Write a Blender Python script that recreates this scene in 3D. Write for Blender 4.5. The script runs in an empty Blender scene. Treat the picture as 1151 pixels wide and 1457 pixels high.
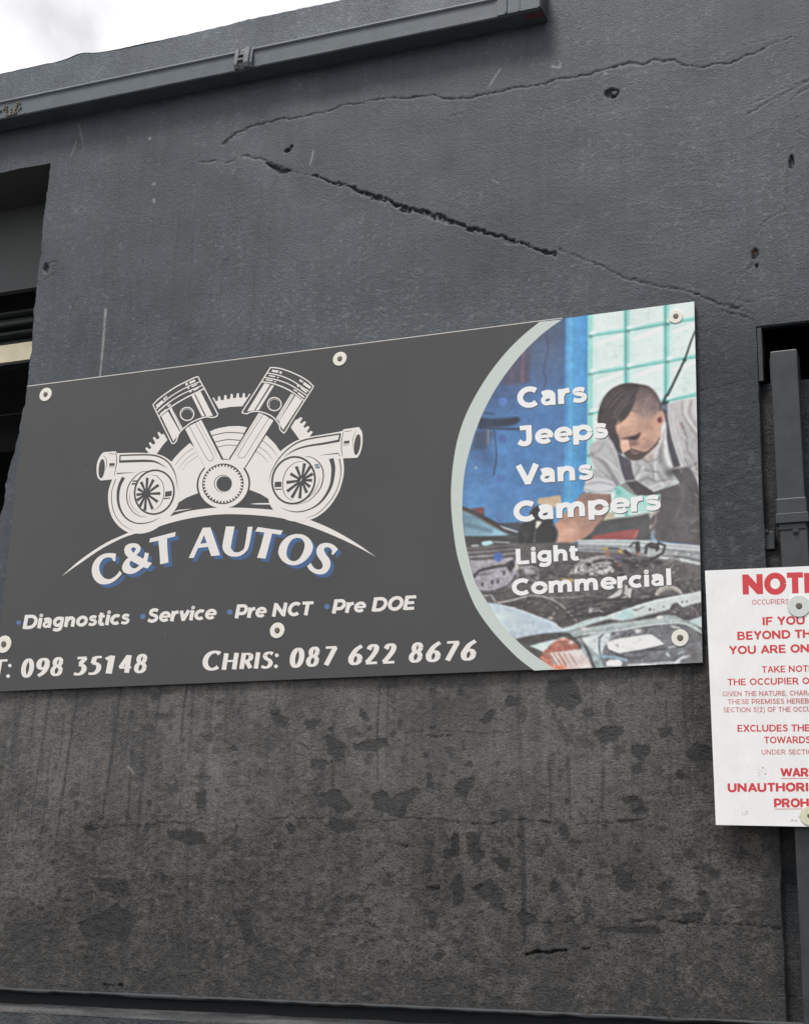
import bpy, math, random
import numpy as np
from mathutils import Matrix, Vector
from mathutils.geometry import tessellate_polygon

random.seed(7)
rng = np.random.default_rng(11)

# ------------------------------------------------------------------ camera
F_PX, CX, CY = 2073.684, 575.5, 728.5        # focal length and centre for a 1151 x 1457 picture
DIST, EYE = 4.3, 1.6                         # metres from the wall, eye height
def _unit(v): return v / np.linalg.norm(v)
_h = np.array([-4978 - CX, 1188 - CY, F_PX]); _v = np.array([760 - CX, -6400 - CY, F_PX])
AX = -_unit(_h); AU = _unit(_v); AU = _unit(AU - AX * AX.dot(AU)); AN = np.cross(AX, -AU)
ROT = np.array([AX, AN, AU])
CAMPOS = np.array([0.0, -DIST, EYE])
cam_d = bpy.data.cameras.new("camera"); cam = bpy.data.objects.new("camera", cam_d)
bpy.context.scene.collection.objects.link(cam)
m = Matrix.Identity(4)
for i in range(3):
    m[i][0] = ROT[i, 0]; m[i][1] = -ROT[i, 1]; m[i][2] = -ROT[i, 2]; m[i][3] = CAMPOS[i]
cam.matrix_world = m
cam_d.sensor_fit = 'HORIZONTAL'; cam_d.sensor_width = 36.0
cam_d.lens = F_PX / 1151.0 * 36.0
cam_d.clip_start = 0.05; cam_d.clip_end = 2000
sc = bpy.context.scene; sc.camera = cam

# ------------------------------------------------------------------ sky, sun, exposure
SUN_EL, SUN_AZ = math.radians(60), math.radians(200)   # azimuth measured from +Y towards +X
world = bpy.data.worlds.new("World"); sc.world = world; world.use_nodes = True
nt = world.node_tree; nt.nodes.clear()
wo = nt.nodes.new('ShaderNodeOutputWorld'); bg = nt.nodes.new('ShaderNodeBackground')
sky = nt.nodes.new('ShaderNodeTexSky'); sky.sky_type = 'NISHITA'; sky.sun_disc = False
sky.sun_elevation = SUN_EL; sky.sun_rotation = SUN_AZ
cl = nt.nodes.new('ShaderNodeTexNoise'); cl.inputs['Scale'].default_value = 5.0; cl.inputs['Detail'].default_value = 7.0
cl.inputs['Distortion'].default_value = .6
tc = nt.nodes.new('ShaderNodeTexCoord'); nt.links.new(tc.outputs['Generated'], cl.inputs['Vector'])
cr = nt.nodes.new('ShaderNodeValToRGB')
cr.color_ramp.elements[0].position = .36; cr.color_ramp.elements[0].color = (5.25, 5.17, 5.35, 1)
cr.color_ramp.elements[1].position = .60; cr.color_ramp.elements[1].color = (8.8, 8.8, 8.9, 1)
nt.links.new(cl.outputs['Fac'], cr.inputs['Fac'])
mx = nt.nodes.new('ShaderNodeMix'); mx.data_type = 'RGBA'; mx.inputs['Factor'].default_value = .93
nt.links.new(sky.outputs['Color'], mx.inputs['A']); nt.links.new(cr.outputs['Color'], mx.inputs['B'])
nt.links.new(mx.outputs['Result'], bg.inputs['Color']); bg.inputs['Strength'].default_value = .1
nt.links.new(bg.outputs['Background'], wo.inputs['Surface'])
sun_d = bpy.data.lights.new("sun", 'SUN'); sun_d.energy = 1.5; sun_d.angle = math.radians(16); sun_d.color = (1, .96, .9)
sun = bpy.data.objects.new("sun", sun_d); sc.collection.objects.link(sun)
sdir = Vector((math.sin(SUN_AZ) * math.cos(SUN_EL), math.cos(SUN_AZ) * math.cos(SUN_EL), math.sin(SUN_EL)))
sun.rotation_euler = sdir.to_track_quat('Z', 'Y').to_euler(); sun.location = (-1, -6, 8)
sc.view_settings.view_transform = 'Standard'; sc.view_settings.look = 'None'
sc.view_settings.gamma = 1.0; sc.view_settings.use_curve_mapping = False
sc.view_settings.exposure = 0.58

# ------------------------------------------------------------------ helpers
def ray(p):
    return ROT @ np.array([p[0] - CX, p[1] - CY, F_PX])
def PX(x, y, Y=0.0):
    """the point of the vertical plane Y seen at a place of the survey photo"""
    d = ray((x, y)); t = (Y + DIST) / d[1]
    return (d[0] * t, Y, EYE + d[2] * t)
def PXa(x, y, Y=0.0):
    x = np.asarray(x, float); y = np.asarray(y, float)
    d = np.tensordot(ROT, np.stack([x - CX, y - CY, np.full_like(x, F_PX)]), 1)
    t = (Y + DIST) / d[1]
    return d[0] * t, EYE + d[2] * t
def to_px(X, Y, Z):
    c = ROT.T @ np.stack([X, Y + DIST, Z - EYE]).reshape(3, -1)
    return (CX + F_PX * c[0] / c[2]).reshape(np.shape(X)), (CY + F_PX * c[1] / c[2]).reshape(np.shape(X))
def crop(ox, oy, s):
    return lambda pts: [(ox + a / s, oy + b / s) for a, b in pts]
def lin(c):
    c = np.asarray(c, float) / 255.0
    return np.where(c <= .04045, c / 12.92, ((c + .055) / 1.055) ** 2.4)
def smooth(pts, n=5, closed=False, corner=42):
    P = [np.array(p, float) for p in pts]; N = len(P); out = []
    def turn(a, b, c):
        u = b - a; v = c - b
        d = np.dot(u[:2], v[:2]) / (np.linalg.norm(u[:2]) * np.linalg.norm(v[:2]) + 1e-9)
        return math.degrees(math.acos(max(-1, min(1, d))))
    segs = N if closed else N - 1
    for i in range(segs):
        p1, p2 = P[i], P[(i + 1) % N]
        p0 = P[i - 1] if (closed or i > 0) else None
        p3 = P[(i + 2) % N] if (closed or i + 2 < N) else None
        if p0 is None or turn(p0, p1, p2) > corner: p0 = 2 * p1 - p2
        if p3 is None or turn(p1, p2, p3) > corner: p3 = 2 * p2 - p1
        for k in range(n):
            t = k / n
            out.append(.5 * ((2 * p1) + (-p0 + p2) * t + (2 * p0 - 5 * p1 + 4 * p2 - p3) * t * t + (-p0 + 3 * p1 - 3 * p2 + p3) * t ** 3))
    if not closed: out.append(P[-1])
    return [tuple(q) for q in out]
def ell(cx, cy, rx, ry, a0=0, a1=360, n=40, tilt=0):
    o = []; ct, st = math.cos(math.radians(tilt)), math.sin(math.radians(tilt))
    for k in range(n + (0 if a1 - a0 == 360 else 1)):
        a = math.radians(a0 + (a1 - a0) * k / n); u, v = rx * math.cos(a), ry * math.sin(a)
        o.append((cx + u * ct - v * st, cy + u * st + v * ct))
    return o
def ribbon(pts, w, closed=False):
    """quads of a stroke; w number or list of widths"""
    P = np.array([p[:2] for p in pts], float); n = len(P)
    W_ = np.full(n, w, float) if np.isscalar(w) else np.asarray(w, float)
    if closed: T = np.roll(P, -1, 0) - np.roll(P, 1, 0)
    else: T = np.gradient(P, axis=0)
    T /= (np.linalg.norm(T, axis=1)[:, None] + 1e-9)
    Nn = np.stack([-T[:, 1], T[:, 0]], 1)
    L = P + Nn * W_[:, None] / 2; R = P - Nn * W_[:, None] / 2
    qs = []
    for i in range(n if closed else n - 1):
        j = (i + 1) % n
        qs.append([tuple(L[i]), tuple(L[j]), tuple(R[j]), tuple(R[i])])
    return qs
def vs(pts, n=6):
    """smooth stroke given as (x, y, width)"""
    s = smooth([np.array(p, float) for p in pts], n)
    return [(a, b) for a, b, c in s], [max(c, .05) for a, b, c in s]

C = sc.collection
def tag(o, label=None, cat=None, group=None, kind=None):
    if label: o['label'] = label
    if cat: o['category'] = cat
    if group: o['group'] = group
    if kind: o['kind'] = kind
    return o
def empty(name, loc, label, cat, group=None):
    o = bpy.data.objects.new(name, None); C.objects.link(o); o.location = loc
    o.empty_display_size = .1
    return tag(o, label, cat, group)
def link_mesh(name, me, mats, parent=None):
    o = bpy.data.objects.new(name, me); C.objects.link(o)
    for mt in (mats if isinstance(mats, (list, tuple)) else [mats]): me.materials.append(mt)
    if parent is not None:
        o.parent = parent
        q = parent; off = Vector((0, 0, 0))
        while q is not None: off += Vector(q.location); q = q.parent
        o.matrix_parent_inverse = Matrix.Translation(-off) if parent.parent is None else Matrix.Identity(4)
    return o
class MB:
    def __init__(s): s.v = []; s.f = []; s.m = []; s.smooth = []
    def add(s, vs_, fs, mi=0, sm=False):
        b = len(s.v); s.v += [tuple(v) for v in vs_]
        for f in fs: s.f.append([b + i for i in f]); s.m.append(mi); s.smooth.append(sm)
    def box(s, a, b, mi=0):
        x0, y0, z0 = a; x1, y1, z1 = b
        s.add([(x0,y0,z0),(x1,y0,z0),(x1,y1,z0),(x0,y1,z0),(x0,y0,z1),(x1,y0,z1),(x1,y1,z1),(x0,y1,z1)],
              [(0,3,2,1),(4,5,6,7),(0,1,5,4),(1,2,6,5),(2,3,7,6),(3,0,4,7)], mi)
    def prism_x(s, prof, x0, x1, mi=0):
        """profile of (y, z) extruded along x"""
        n = len(prof)
        s.add([(x0, y, z) for y, z in prof] + [(x1, y, z) for y, z in prof],
              [(i, (i+1) % n, n + (i+1) % n, n + i) for i in range(n)] + [tuple(range(n))[::-1], tuple(range(n, 2*n))], mi)
    def disc(s, c, r, y0, y1, n=28, mi=0, bevel=0.0, inner=0.0, sm=True):
        """round plate facing -Y from y1 (back) to y0 (front)"""
        cx, cz = c; rings = []
        prof = [(r, y1), (r, y0 + bevel), (r - bevel, y0)]
        if inner: prof += [(inner, y0), (inner * .8, y0 + (y1 - y0) * .6)]
        for rr, yy in prof:
            rings.append([(cx + rr * math.cos(2*math.pi*k/n), yy, cz + rr * math.sin(2*math.pi*k/n)) for k in range(n)])
        V = [p for q in rings for p in q]; Fs = []
        for a in range(len(rings) - 1):
            for k in range(n):
                Fs.append((a*n + k, a*n + (k+1) % n, (a+1)*n + (k+1) % n, (a+1)*n + k))
        Fs.append(tuple((len(rings)-1)*n + k for k in range(n)))
        s.add(V, Fs, mi, False)
    def build(s, name, mats, parent=None, bevel=0):
        me = bpy.data.meshes.new(name); me.from_pydata(s.v, [], s.f); me.polygons.foreach_set('material_index', s.m)
        me.polygons.foreach_set('use_smooth', s.smooth)
        me.validate(); me.update()
        o = link_mesh(name, me, mats, parent)
        if bevel:
            b = o.modifiers.new('bevel', 'BEVEL'); b.width = bevel; b.segments = 2; b.limit_method = 'ANGLE'
        return o
class Print:
    """flat printing on a board: shapes given in survey pixels, laid on the plane Y"""
    def __init__(s, Y, step=.00001): s.Y = Y; s.step = step; s.k = 1; s.mb = MB()
    def _y(s): return s.Y - s.k * s.step
    def poly(s, pts, mi=0, holes=(), sm=False, up=True):
        if sm: pts = smooth(pts, 5, True); holes = [smooth(h, 5, True) for h in holes]
        loops = [[Vector((a, b, 0)) for a, b in l] for l in [pts] + list(holes)]
        tris = tessellate_polygon(loops)
        flat = [q for l in loops for q in l]; y = s._y()
        V = []
        for q in flat:
            X, _, Z = PX(q[0], q[1], s.Y); V.append((X, y, Z))
        fs = []
        for t in tris:
            a, b, c = [V[i] for i in t]
            n = (b[2]-a[2])*(c[0]-a[0]) - (b[0]-a[0])*(c[2]-a[2])
            fs.append(t if n < 0 else t[::-1])
        s.mb.add(V, fs, mi)
        if up: s.k += 1
    def stroke(s, pts, w, mi=0, closed=False, n=5, sm=True):
        if sm:
            if np.isscalar(w): pts = smooth(pts, n, closed)
            else:
                q = smooth([(a[0], a[1], c) for a, c in zip(pts, w)], n, closed)
                pts = [(a, b) for a, b, c in q]; w = [max(c, .02) for a, b, c in q]
        y = s._y()
        for q in ribbon(pts, w, closed):
            V = []
            for a, b in q:
                X, _, Z = PX(a, b, s.Y); V.append((X, y, Z))
            a, b, c = V[:3]
            n_ = (b[2]-a[2])*(c[0]-a[0]) - (b[0]-a[0])*(c[2]-a[2])
            s.mb.add(V, [(0,1,2,3) if n_ < 0 else (3,2,1,0)], mi)
        s.k += 1
    def build(s, name, mats, parent): return s.mb.build(name, mats, parent)

# ------------------------------------------------------------------ materials
def mat(name, col, rough=.5, metal=0.0, bump=0.0, bscale=80, var=0.0, vscale=6, spec=.5, coat=0.0):
    m_ = bpy.data.materials.new(name); m_.use_nodes = True; n = m_.node_tree; b = n.nodes['Principled BSDF']
    b.inputs['Roughness'].default_value = rough; b.inputs['Metallic'].default_value = metal
    b.inputs['Specular IOR Level'].default_value = spec; b.inputs['Coat Weight'].default_value = coat
    b.inputs['Base Color'].default_value = (*col, 1)
    t = n.nodes.new('ShaderNodeTexCoord')
    if var:
        no = n.nodes.new('ShaderNodeTexNoise'); no.inputs['Scale'].default_value = vscale; no.inputs['Detail'].default_value = 8
        no.inputs['Roughness'].default_value = .65
        n.links.new(t.outputs['Object'], no.inputs['Vector'])
        r = n.nodes.new('ShaderNodeMapRange'); r.inputs['From Min'].default_value = .3; r.inputs['From Max'].default_value = .7
        r.inputs['To Min'].default_value = 1 - var; r.inputs['To Max'].default_value = 1 + var
        n.links.new(no.outputs['Fac'], r.inputs['Value'])
        v = n.nodes.new('ShaderNodeVectorMath'); v.operation = 'SCALE'; v.inputs[0].default_value = col
        n.links.new(r.outputs['Result'], v.inputs['Scale']); n.links.new(v.outputs['Vector'], b.inputs['Base Color'])
    if bump:
        no = n.nodes.new('ShaderNodeTexNoise'); no.inputs['Scale'].default_value = bscale; no.inputs['Detail'].default_value = 5
        n.links.new(t.outputs['Object'], no.inputs['Vector'])
        bp = n.nodes.new('ShaderNodeBump'); bp.inputs['Strength'].default_value = 1; bp.inputs['Distance'].default_value = bump
        n.links.new(no.outputs['Fac'], bp.inputs['Height']); n.links.new(bp.outputs['Normal'], b.inputs['Normal'])
    return m_
def attr_mat(name, attr, rough, bump=False, spec=.5):
    m_ = bpy.data.materials.new(name); m_.use_nodes = True; n = m_.node_tree; b = n.nodes['Principled BSDF']
    a = n.nodes.new('ShaderNodeAttribute'); a.attribute_name = attr
    b.inputs['Roughness'].default_value = rough; b.inputs['Specular IOR Level'].default_value = spec
    n.links.new(a.outputs['Color'], b.inputs['Base Color'])
    return m_, n, a, b
M_white = mat('sign_white', (.80, .765, .73), .42)
M_white2 = mat('print_white', (.86, .86, .85), .42)
M_dark = mat('sign_charcoal', (.055, .055, .0545), .33, var=.10, vscale=2.2, bump=.0012, bscale=2.5)
M_blue = mat('sign_blue', (.050, .115, .27), .42)
M_dot = mat('dot_blue', (.10, .17, .38), .42)
M_shadow = mat('print_drop_tone', (.10, .10, .12), .5)
M_mint = mat('sign_mint', (.56, .62, .58), .42, var=.03, vscale=60)
M_bluegrey = mat('print_slate', (.16, .22, .28), .5)
M_trim = mat('cut_edge', (.62, .60, .55), .5)
M_notice = mat('notice_white', (.87, .87, .86), .45, var=.05, vscale=14)
M_red = mat('notice_red', (.62, .045, .055), .5)
M_redthin = mat('notice_red_small', (.58, .14, .15), .5)
M_washer = mat('washer_plastic', (.80, .78, .70), .45, var=.05, vscale=300)
M_washer_metal = mat('washer_zinc', (.62, .66, .62), .45, .25, var=.12, vscale=200)
M_washer_yellow = mat('washer_rusted', (.68, .66, .48), .5, var=.25, vscale=260)
M_screw = mat('screw_steel', (.16, .14, .11), .45, .6, var=.3, vscale=300)
M_pipe = mat('pipe_paint', (.027, .031, .035), .42, bump=.0009, bscale=22, var=.38, vscale=14)
M_channel = mat('channel_paint', (.098, .118, .134), .5, bump=.0008, bscale=40, var=.14, vscale=12)
M_pipe_side = mat('pipe_old', (.03, .035, .04), .6, var=.2)
M_clip = mat('clip_paint', (.13, .15, .165), .55, bump=.002, bscale=120, var=.35, vscale=90)
M_rim = mat('channel_rim', (.26, .29, .32), .5, var=.15, vscale=15)  # paler than the channel: light caught on the lip put into colour
M_rust = mat('primer_red', (.17, .065, .062), .6, var=.3, vscale=40)
M_return = mat('return_render', (.085, .082, .078), .7, bump=.004, bscale=110, var=.5, vscale=30)
M_black = mat('interior_dark', (.012, .014, .018), .8)
M_shutter = mat('shutter_steel', (.07, .078, .08), .4, .2, var=.12, vscale=8)
M_header = mat('header_paint', (.075, .082, .082), .6, bump=.001, bscale=30, var=.12, vscale=5)
M_cream = mat('cream_board', (.78, .70, .50), .6, var=.10, vscale=20)
M_ground = mat('asphalt', (.075, .072, .068), .9, bump=.004, bscale=60, var=.25, vscale=3)
M_roof = mat('roof_felt', (.05, .05, .052), .9, var=.2)
# ------------------------------------------------------------------ ground
g = MB(); g.box((-300, -300, -.2), (300, 300, 0)); go = g.build('ground', M_ground); tag(go, kind='structure', label='grey asphalt yard in front of the garage wall')

# ------------------------------------------------------------------ noise on arrays
def _hash(ix, iy, s):
    h = (ix.astype(np.int64) * 374761393 + iy.astype(np.int64) * 668265263 + s * 974711) & 0x7fffffff
    h = ((h ^ (h >> 13)) * 1274126177) & 0x7fffffff
    return ((h ^ (h >> 16)) & 0xffff) / 65535.0
def vnoise(x, y, s=0):
    ix = np.floor(x); iy = np.floor(y); fx = x - ix; fy = y - iy
    fx = fx * fx * (3 - 2 * fx); fy = fy * fy * (3 - 2 * fy)
    a = _hash(ix, iy, s); b = _hash(ix + 1, iy, s); c = _hash(ix, iy + 1, s); d = _hash(ix + 1, iy + 1, s)
    return (a * (1 - fx) + b * fx) * (1 - fy) + (c * (1 - fx) + d * fx) * fy
def fbm(x, y, s=0, o=4, g_=.5):
    t = 0; a = 1; n = 0
    for k in range(o):
        t = t + a * vnoise(x * 2 ** k, y * 2 ** k, s + k * 17); n += a; a *= g_
    return t / n
def sst(x, a, b):
    t = np.clip((x - a) / (b - a), 0, 1); return t * t * (3 - 2 * t)

# ------------------------------------------------------------------ wall grid
X_OP, X_PIER, Z_OP, Z_HOLE0, Z_HOLE1 = -3.225, -.520, 4.510, 3.30, 3.452
STEP = .0039
def seg(a, b, st): return np.linspace(a, b, max(2, int(round((b - a) / st)) + 1))[:-1]
xs = np.concatenate([seg(-7, -3.6, .06), seg(-3.6, X_OP, STEP), seg(X_OP, X_PIER, STEP), seg(X_PIER, -.28, STEP), seg(-.28, 2.2, .06), [2.2]])
zs = np.concatenate([seg(1.39, Z_HOLE0, STEP), seg(Z_HOLE0, Z_HOLE1, STEP), seg(Z_HOLE1, Z_OP, STEP), seg(Z_OP, 4.975, STEP), [4.975]])
i_op = int(np.argmin(abs(xs - X_OP))); i_pier = int(np.argmin(abs(xs - X_PIER)))
j_op = int(np.argmin(abs(zs - Z_OP))); j_hole = int(np.argmin(abs(zs - Z_HOLE1)))
GX, GZ = np.meshgrid(xs, zs)
# ragged edges of the opening, the pier and the wall top
def edge_x(z):      # left edge of the pier
    return -.045 * sst(-z, -3.5, -3.15) - .02 * sst(-z, -3.2, -2.9) + .012 * (fbm(z * 9, z * 0 + 3, 5, 4) - .5) + .010 * (fbm(z * 45, z * 0 + 8, 6, 3) - .5)
def pier_x(z): return .010 * (fbm(z * 7, z * 0 + 1, 8, 4) - .5) + .003 * (fbm(z * 37, z * 0 + 1, 9, 3) - .5)
def lint_z(x): return .006 * (fbm(x * 20, x * 0 + 1, 12, 4) - .5)
def top_z(x):
    return .010 * (fbm(x * 6, x * 0 + 2, 14, 4) - .5) + .018 * np.exp(-((x + 3.13) / .06) ** 2) + .004 * (fbm(x * 40, x * 0 + 2, 15, 3) - .5)
wL = np.exp(-np.abs(GX - X_OP) / .06); wR = np.exp(-np.abs(GX - X_PIER) / .02)
X = GX + edge_x(GZ) * wL * (GZ < Z_OP + .0001) + pier_x(GZ) * wR
Z = GZ + lint_z(GX) * np.exp(-np.abs(GZ - Z_OP) / .05) * (GX < X_OP + .3)
Z = Z + top_z(GX) * sst(GZ, 4.85, 4.975)
U, V = to_px(X, np.zeros_like(X), Z)             # survey pixels of every vertex

H = np.zeros_like(X)          # relief, metres towards the viewer
def seg_dist(pts, wmax):
    """distance in px to a polyline and the local width, only near it"""
    best = np.full(X.shape, 1e3); wd = np.zeros(X.shape)
    for (a, b) in zip(pts[:-1], pts[1:]):
        x0, y0, w0 = a; x1, y1, w1 = b; pad = wmax + 6
        msk = (U > min(x0, x1) - pad) & (U < max(x0, x1) + pad) & (V > min(y0, y1) - pad) & (V < max(y0, y1) + pad)
        if not msk.any(): continue
        u = U[msk]; v = V[msk]; L2 = (x1 - x0) ** 2 + (y1 - y0) ** 2 + 1e-9
        t = np.clip(((u - x0) * (x1 - x0) + (v - y0) * (y1 - y0)) / L2, 0, 1)
        d = np.hypot(u - x0 - t * (x1 - x0), v - y0 - t * (y1 - y0))
        cur = best[msk]; better = d < cur
        cw = wd[msk]; cw[better] = (w0 + t * (w1 - w0))[better]; wd[msk] = cw
        best[msk] = np.minimum(cur, d)
    return best, wd
JX = (fbm(U / 7, V / 7, 31, 4, .7) - .5); JY = (fbm(U / 7, V / 7, 41, 4, .7) - .5); KN = fbm(U / 11, V / 11, 47, 3, .7); KN = .15 + .85 * sst(KN, .22, .75); KF = fbm(U / 3, V / 3, 48, 2)
U0, V0 = U, V
def crack(pts, depth=.006, jit=5.0, w=None, lip=.0):
    global U, V
    P = [(p[0], p[1], (p[2] if len(p) > 2 else w)) for p in pts]
    U, V = U0 + JX * jit, V0 + JY * jit
    wm = max(p[2] for p in P)
    d, wd = seg_dist(P, wm)
    U, V = U0, V0
    wd = wd * (.25 + 1.3 * KN)
    m_ = (1 - sst(d, wd * .30, wd * .46 + .5)) * np.clip(wd / 1.2, .12, 1) * (1 - .55 * sst(KF, .52, .66))
    depth = min(depth, wm * .0009) if wm < 4.5 else depth
    H[...] = H - depth * m_
    if lip: H[...] = H + lip * .35 * np.exp(-((d - wd * .5 - 3) / 3.0) ** 2) * (m_ < .5) * KF
    return m_
def inpoly(pts, jit=3.0):
    px_ = np.array(pts); x0, y0 = px_.min(0) - 8; x1, y1 = px_.max(0) + 8
    msk = (U > x0) & (U < x1) & (V > y0) & (V < y1); out = np.zeros(X.shape)
    u = (U + JX * jit)[msk]; v = (V + JY * jit)[msk]; ins = np.zeros(u.shape, bool); n = len(pts)
    for i in range(n):
        ax, ay = pts[i]; bx, by = pts[(i + 1) % n]
        if ay == by: continue
        c_ = ((ay > v) != (by > v)) & (u < (bx - ax) * (v - ay) / (by - ay) + ax); ins ^= c_
    out[msk] = ins; return out

# base colours: blue-black paint with sky sheen mixed in above, weathered brown-grey dust below
blue = np.array([.042, .052, .063]); brown = np.array([.138, .127, .118]); deep = np.array([.030, .034, .040])
n1 = fbm(X * 1.7, Z * 1.7, 1, 5); n2 = fbm(X * 9, Z * 7, 2, 5); n3 = fbm(X * 40, Z * 34, 3, 4)
ns = fbm(X * 30, Z * 1.4, 4, 4)                       # vertical rain streaks
low = 1 - sst(Z + .10 * (n1 - .5), 2.28, 2.60)        # below the boards
low = low * (1 - .0 * X)
dust_shade = low * (0.92 + .7 * (n2 - .5) + .9 * (n1 - .5))
dust_shade = dust_shade * (1 - .55 * (1 - sst(Z + .35 * (n1 - .5), 1.42, 1.86)) )
dust_shade = dust_shade - .30 * low * sst(ns, .56, .75) * sst(Z, 1.55, 2.0)
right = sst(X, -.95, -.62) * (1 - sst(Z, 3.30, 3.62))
dust_shade = dust_shade - .35 * right * (1 - low)
dust_shade = dust_shade + 1.1 * low * (fbm(X * 50, Z * 66, 51, 3) - .5) * (1 - .6 * sst(Z, 2.0, 2.3)) + 1.1 * low * (fbm(X * 125, Z * 125, 52, 2) - .5)  # lump noise lightens high spots, putting relief shading into the colour
dust_shade *= 1 - .8 * (1 - sst(X_PIER - X + .05 * (n2 - .5), .012, .05)) * (1 - sst(Z, 2.3, 2.5))
dust_shade = np.clip(dust_shade, 0, 1.1); PAT = np.zeros_like(X)
P_L2 = crop(380, 940, 2.8175); P_L3 = crop(740, 940, 2.80); P_L1 = crop(0, 960, 2.8775)
patches = [P_L2([(230,300),(300,320),(318,350),(315,395),(290,412),(245,380)]), P_L2([(420,535),(470,522),(500,548),(530,535),(600,505),(612,530),(560,585),(550,640),(500,620),(430,600)]),
 P_L2([(345,335),(410,318),(480,305),(490,345),(430,365),(350,360)]), P_L2([(750,500),(790,470),(832,465),(830,500),(790,555),(755,530)]),
 P_L2([(733,790),(735,730),(750,680),(775,720),(765,790)]), P_L2([(795,695),(855,700),(850,755),(875,790),(830,825),(800,770)]),
 P_L2([(897,790),(978,792),(960,850),(930,840)]), P_L2([(738,900),(770,850),(795,920),(775,990),(742,985)]),
 P_L2([(820,915),(890,875),(930,910),(945,980),(975,1015),(900,985),(850,950)]), P_L2([(995,1020),(1025,985),(1045,1020),(1085,1040),(1060,1060),(1010,1055)]),
 P_L2([(848,240),(880,200),(918,190),(905,240),(870,258)]), P_L2(ell(975,165,26,26,n=10)), P_L2([(245,640),(350,650),(360,680),(290,690),(250,680)]),
 P_L2([(210,530),(290,520),(330,570),(350,600),(280,620),(240,580)]), P_L2([(20,210),(90,230),(80,270),(30,270)]), P_L2([(150,235),(215,240),(190,280),(150,275)]),
 P_L2([(365,220),(380,190),(400,215),(410,245),(380,238)]), P_L2(ell(255,278,12,12,n=8)), P_L2(ell(662,270,14,11,n=8)), P_L2(ell(635,380,13,14,n=8)), P_L2(ell(653,812,22,24,n=9)),
 P_L2([(640,450),(665,455),(670,520),(640,515)]), P_L2([(650,1200),(700,1160),(715,1170),(690,1215)]), 
 P_L3([(110,80),(200,60),(235,120),(250,165),(200,205),(140,180),(100,150)]), P_L3([(290,295),(330,262),(405,262),(412,285),(385,320),(330,332)]),
 P_L3([(440,340),(520,335),(510,380),(475,400),(440,375)]), P_L3([(655,370),(700,325),(765,340),(765,400),(690,405)]), P_L3([(360,810),(400,820),(440,850),(462,890),(430,930),(385,900)]),
 P_L3(ell(465,430,24,22,n=9)), P_L3(ell(640,455,20,22,n=9)), P_L3([(390,550),(450,535),(470,560),(420,575)]), P_L3([(440,600),(480,570),(510,600),(470,620)]),
 P_L3(ell(133,900,18,26,n=8)), P_L3(ell(565,905,24,16,n=8)), P_L3(ell(725,930,18,14,n=8)), P_L3([(545,270),(600,262),(615,300),(560,310)]),
 P_L3([(0,985),(60,1020),(70,1050),(0,1060)]), P_L3([(385,630),(440,628),(435,650),(385,648)]),
 P_L3([(640,1010),(740,1005),(735,1040),(650,1040)]), P_L3([(300,1060),(560,1060),(560,1090),(320,1085)]),
 P_L1([(620,90),(655,85),(650,112),(620,112)]), P_L1([(1110,150),(1150,140),(1150,210),(1115,190)]), P_L1(ell(610,530,10,16,n=8)), P_L1(ell(960,305,14,12,n=8)),
 P_L1([(345,625),(375,605),(385,630),(355,645)]), P_L1([(590,615),(615,620),(612,650),(592,640)]), P_L1([(680,640),(830,645),(845,690),(780,705),(690,670)]), P_L1([(400,590),(430,580),(425,600),(405,605)]),
 P_L1(ell(670,840,13,18,n=8)), P_L1([(950,965),(1020,960),(1030,1030),(1050,1090),(1010,1110),(960,1000)]), P_L1([(800,480),(850,485),(840,560),(805,550)]),
 P_L1([(360,830),(520,850),(540,910),(420,890)]), P_L1([(320,1020),(480,940),(560,1000),(520,1100),(340,1080)])]
for p in patches:
    q = inpoly(p, 8); ar = (max(a_[0] for a_ in p) - min(a_[0] for a_ in p)) * (max(a_[1] for a_ in p) - min(a_[1] for a_ in p)); k = (.92 if ar < 1300 else .80) * (.8 + .2 * vnoise(U / 6, V / 6, 99))
    dust_shade = dust_shade * (1 - k * q); H -= .0016 * q; PAT = np.maximum(PAT, q * k)
for _k in range(70):
    x_ = random.gauss(690, 220); y_ = random.uniform(985, 1380); r_ = random.uniform(2.5, 8)
    q = inpoly(ell(x_, y_, r_ * random.uniform(.7, 1.6), r_ * random.uniform(.6, 1.2), n=9, tilt=random.uniform(0, 90)), 11); k = random.uniform(.35, .8)
    dust_shade = dust_shade * (1 - k * q); PAT = np.maximum(PAT, q * k * .8); H -= .0010 * q
# small pocks
pk = fbm(X * 26, Z * 24, 71, 2); pocks = sst(pk, .70, .78) * low * (n1 > .47); dust_shade *= (1 - .7 * pocks); H -= .0015 * pocks
flake = sst(fbm(X * 7, Z * 5, 75, 4), .58, .62) * low * sst(-X, .4, .9); dust_shade *= 1 - .35 * flake; H -= .0012 * flake
dust_shade = np.clip(dust_shade, 0, 1)
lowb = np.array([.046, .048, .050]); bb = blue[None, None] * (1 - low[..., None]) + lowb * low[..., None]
col = bb * (1 - dust_shade[..., None]) + brown[None, None] * dust_shade[..., None]
col = col * (1 - .40 * PAT * low)[..., None]
mott = fbm(X * 4.5 + 3 * n1, Z * 3.0, 23, 5, .6); fine_ = fbm(X * 150, Z * 110, 24, 2)
col *= (1 + .45 * (n1 - .5) + .30 * (n2 - .5) + .40 * (mott - .5))[..., None]
fleck = sst(fbm(X * 95, Z * 120, 25, 2), .70, .80) * (1 - low) * sst(mott, .42, .6); col += .045 * fleck[..., None]
drag = sst(fbm(X * 8, Z * 90 + 20 * n1, 26, 3), .64, .76) * (1 - low) * sst(fbm(X * 1.3 + 5, Z * 1.9, 28, 3), .5, .66); col *= (1 + .14 * drag)[..., None]; H += .0003 * drag
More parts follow.
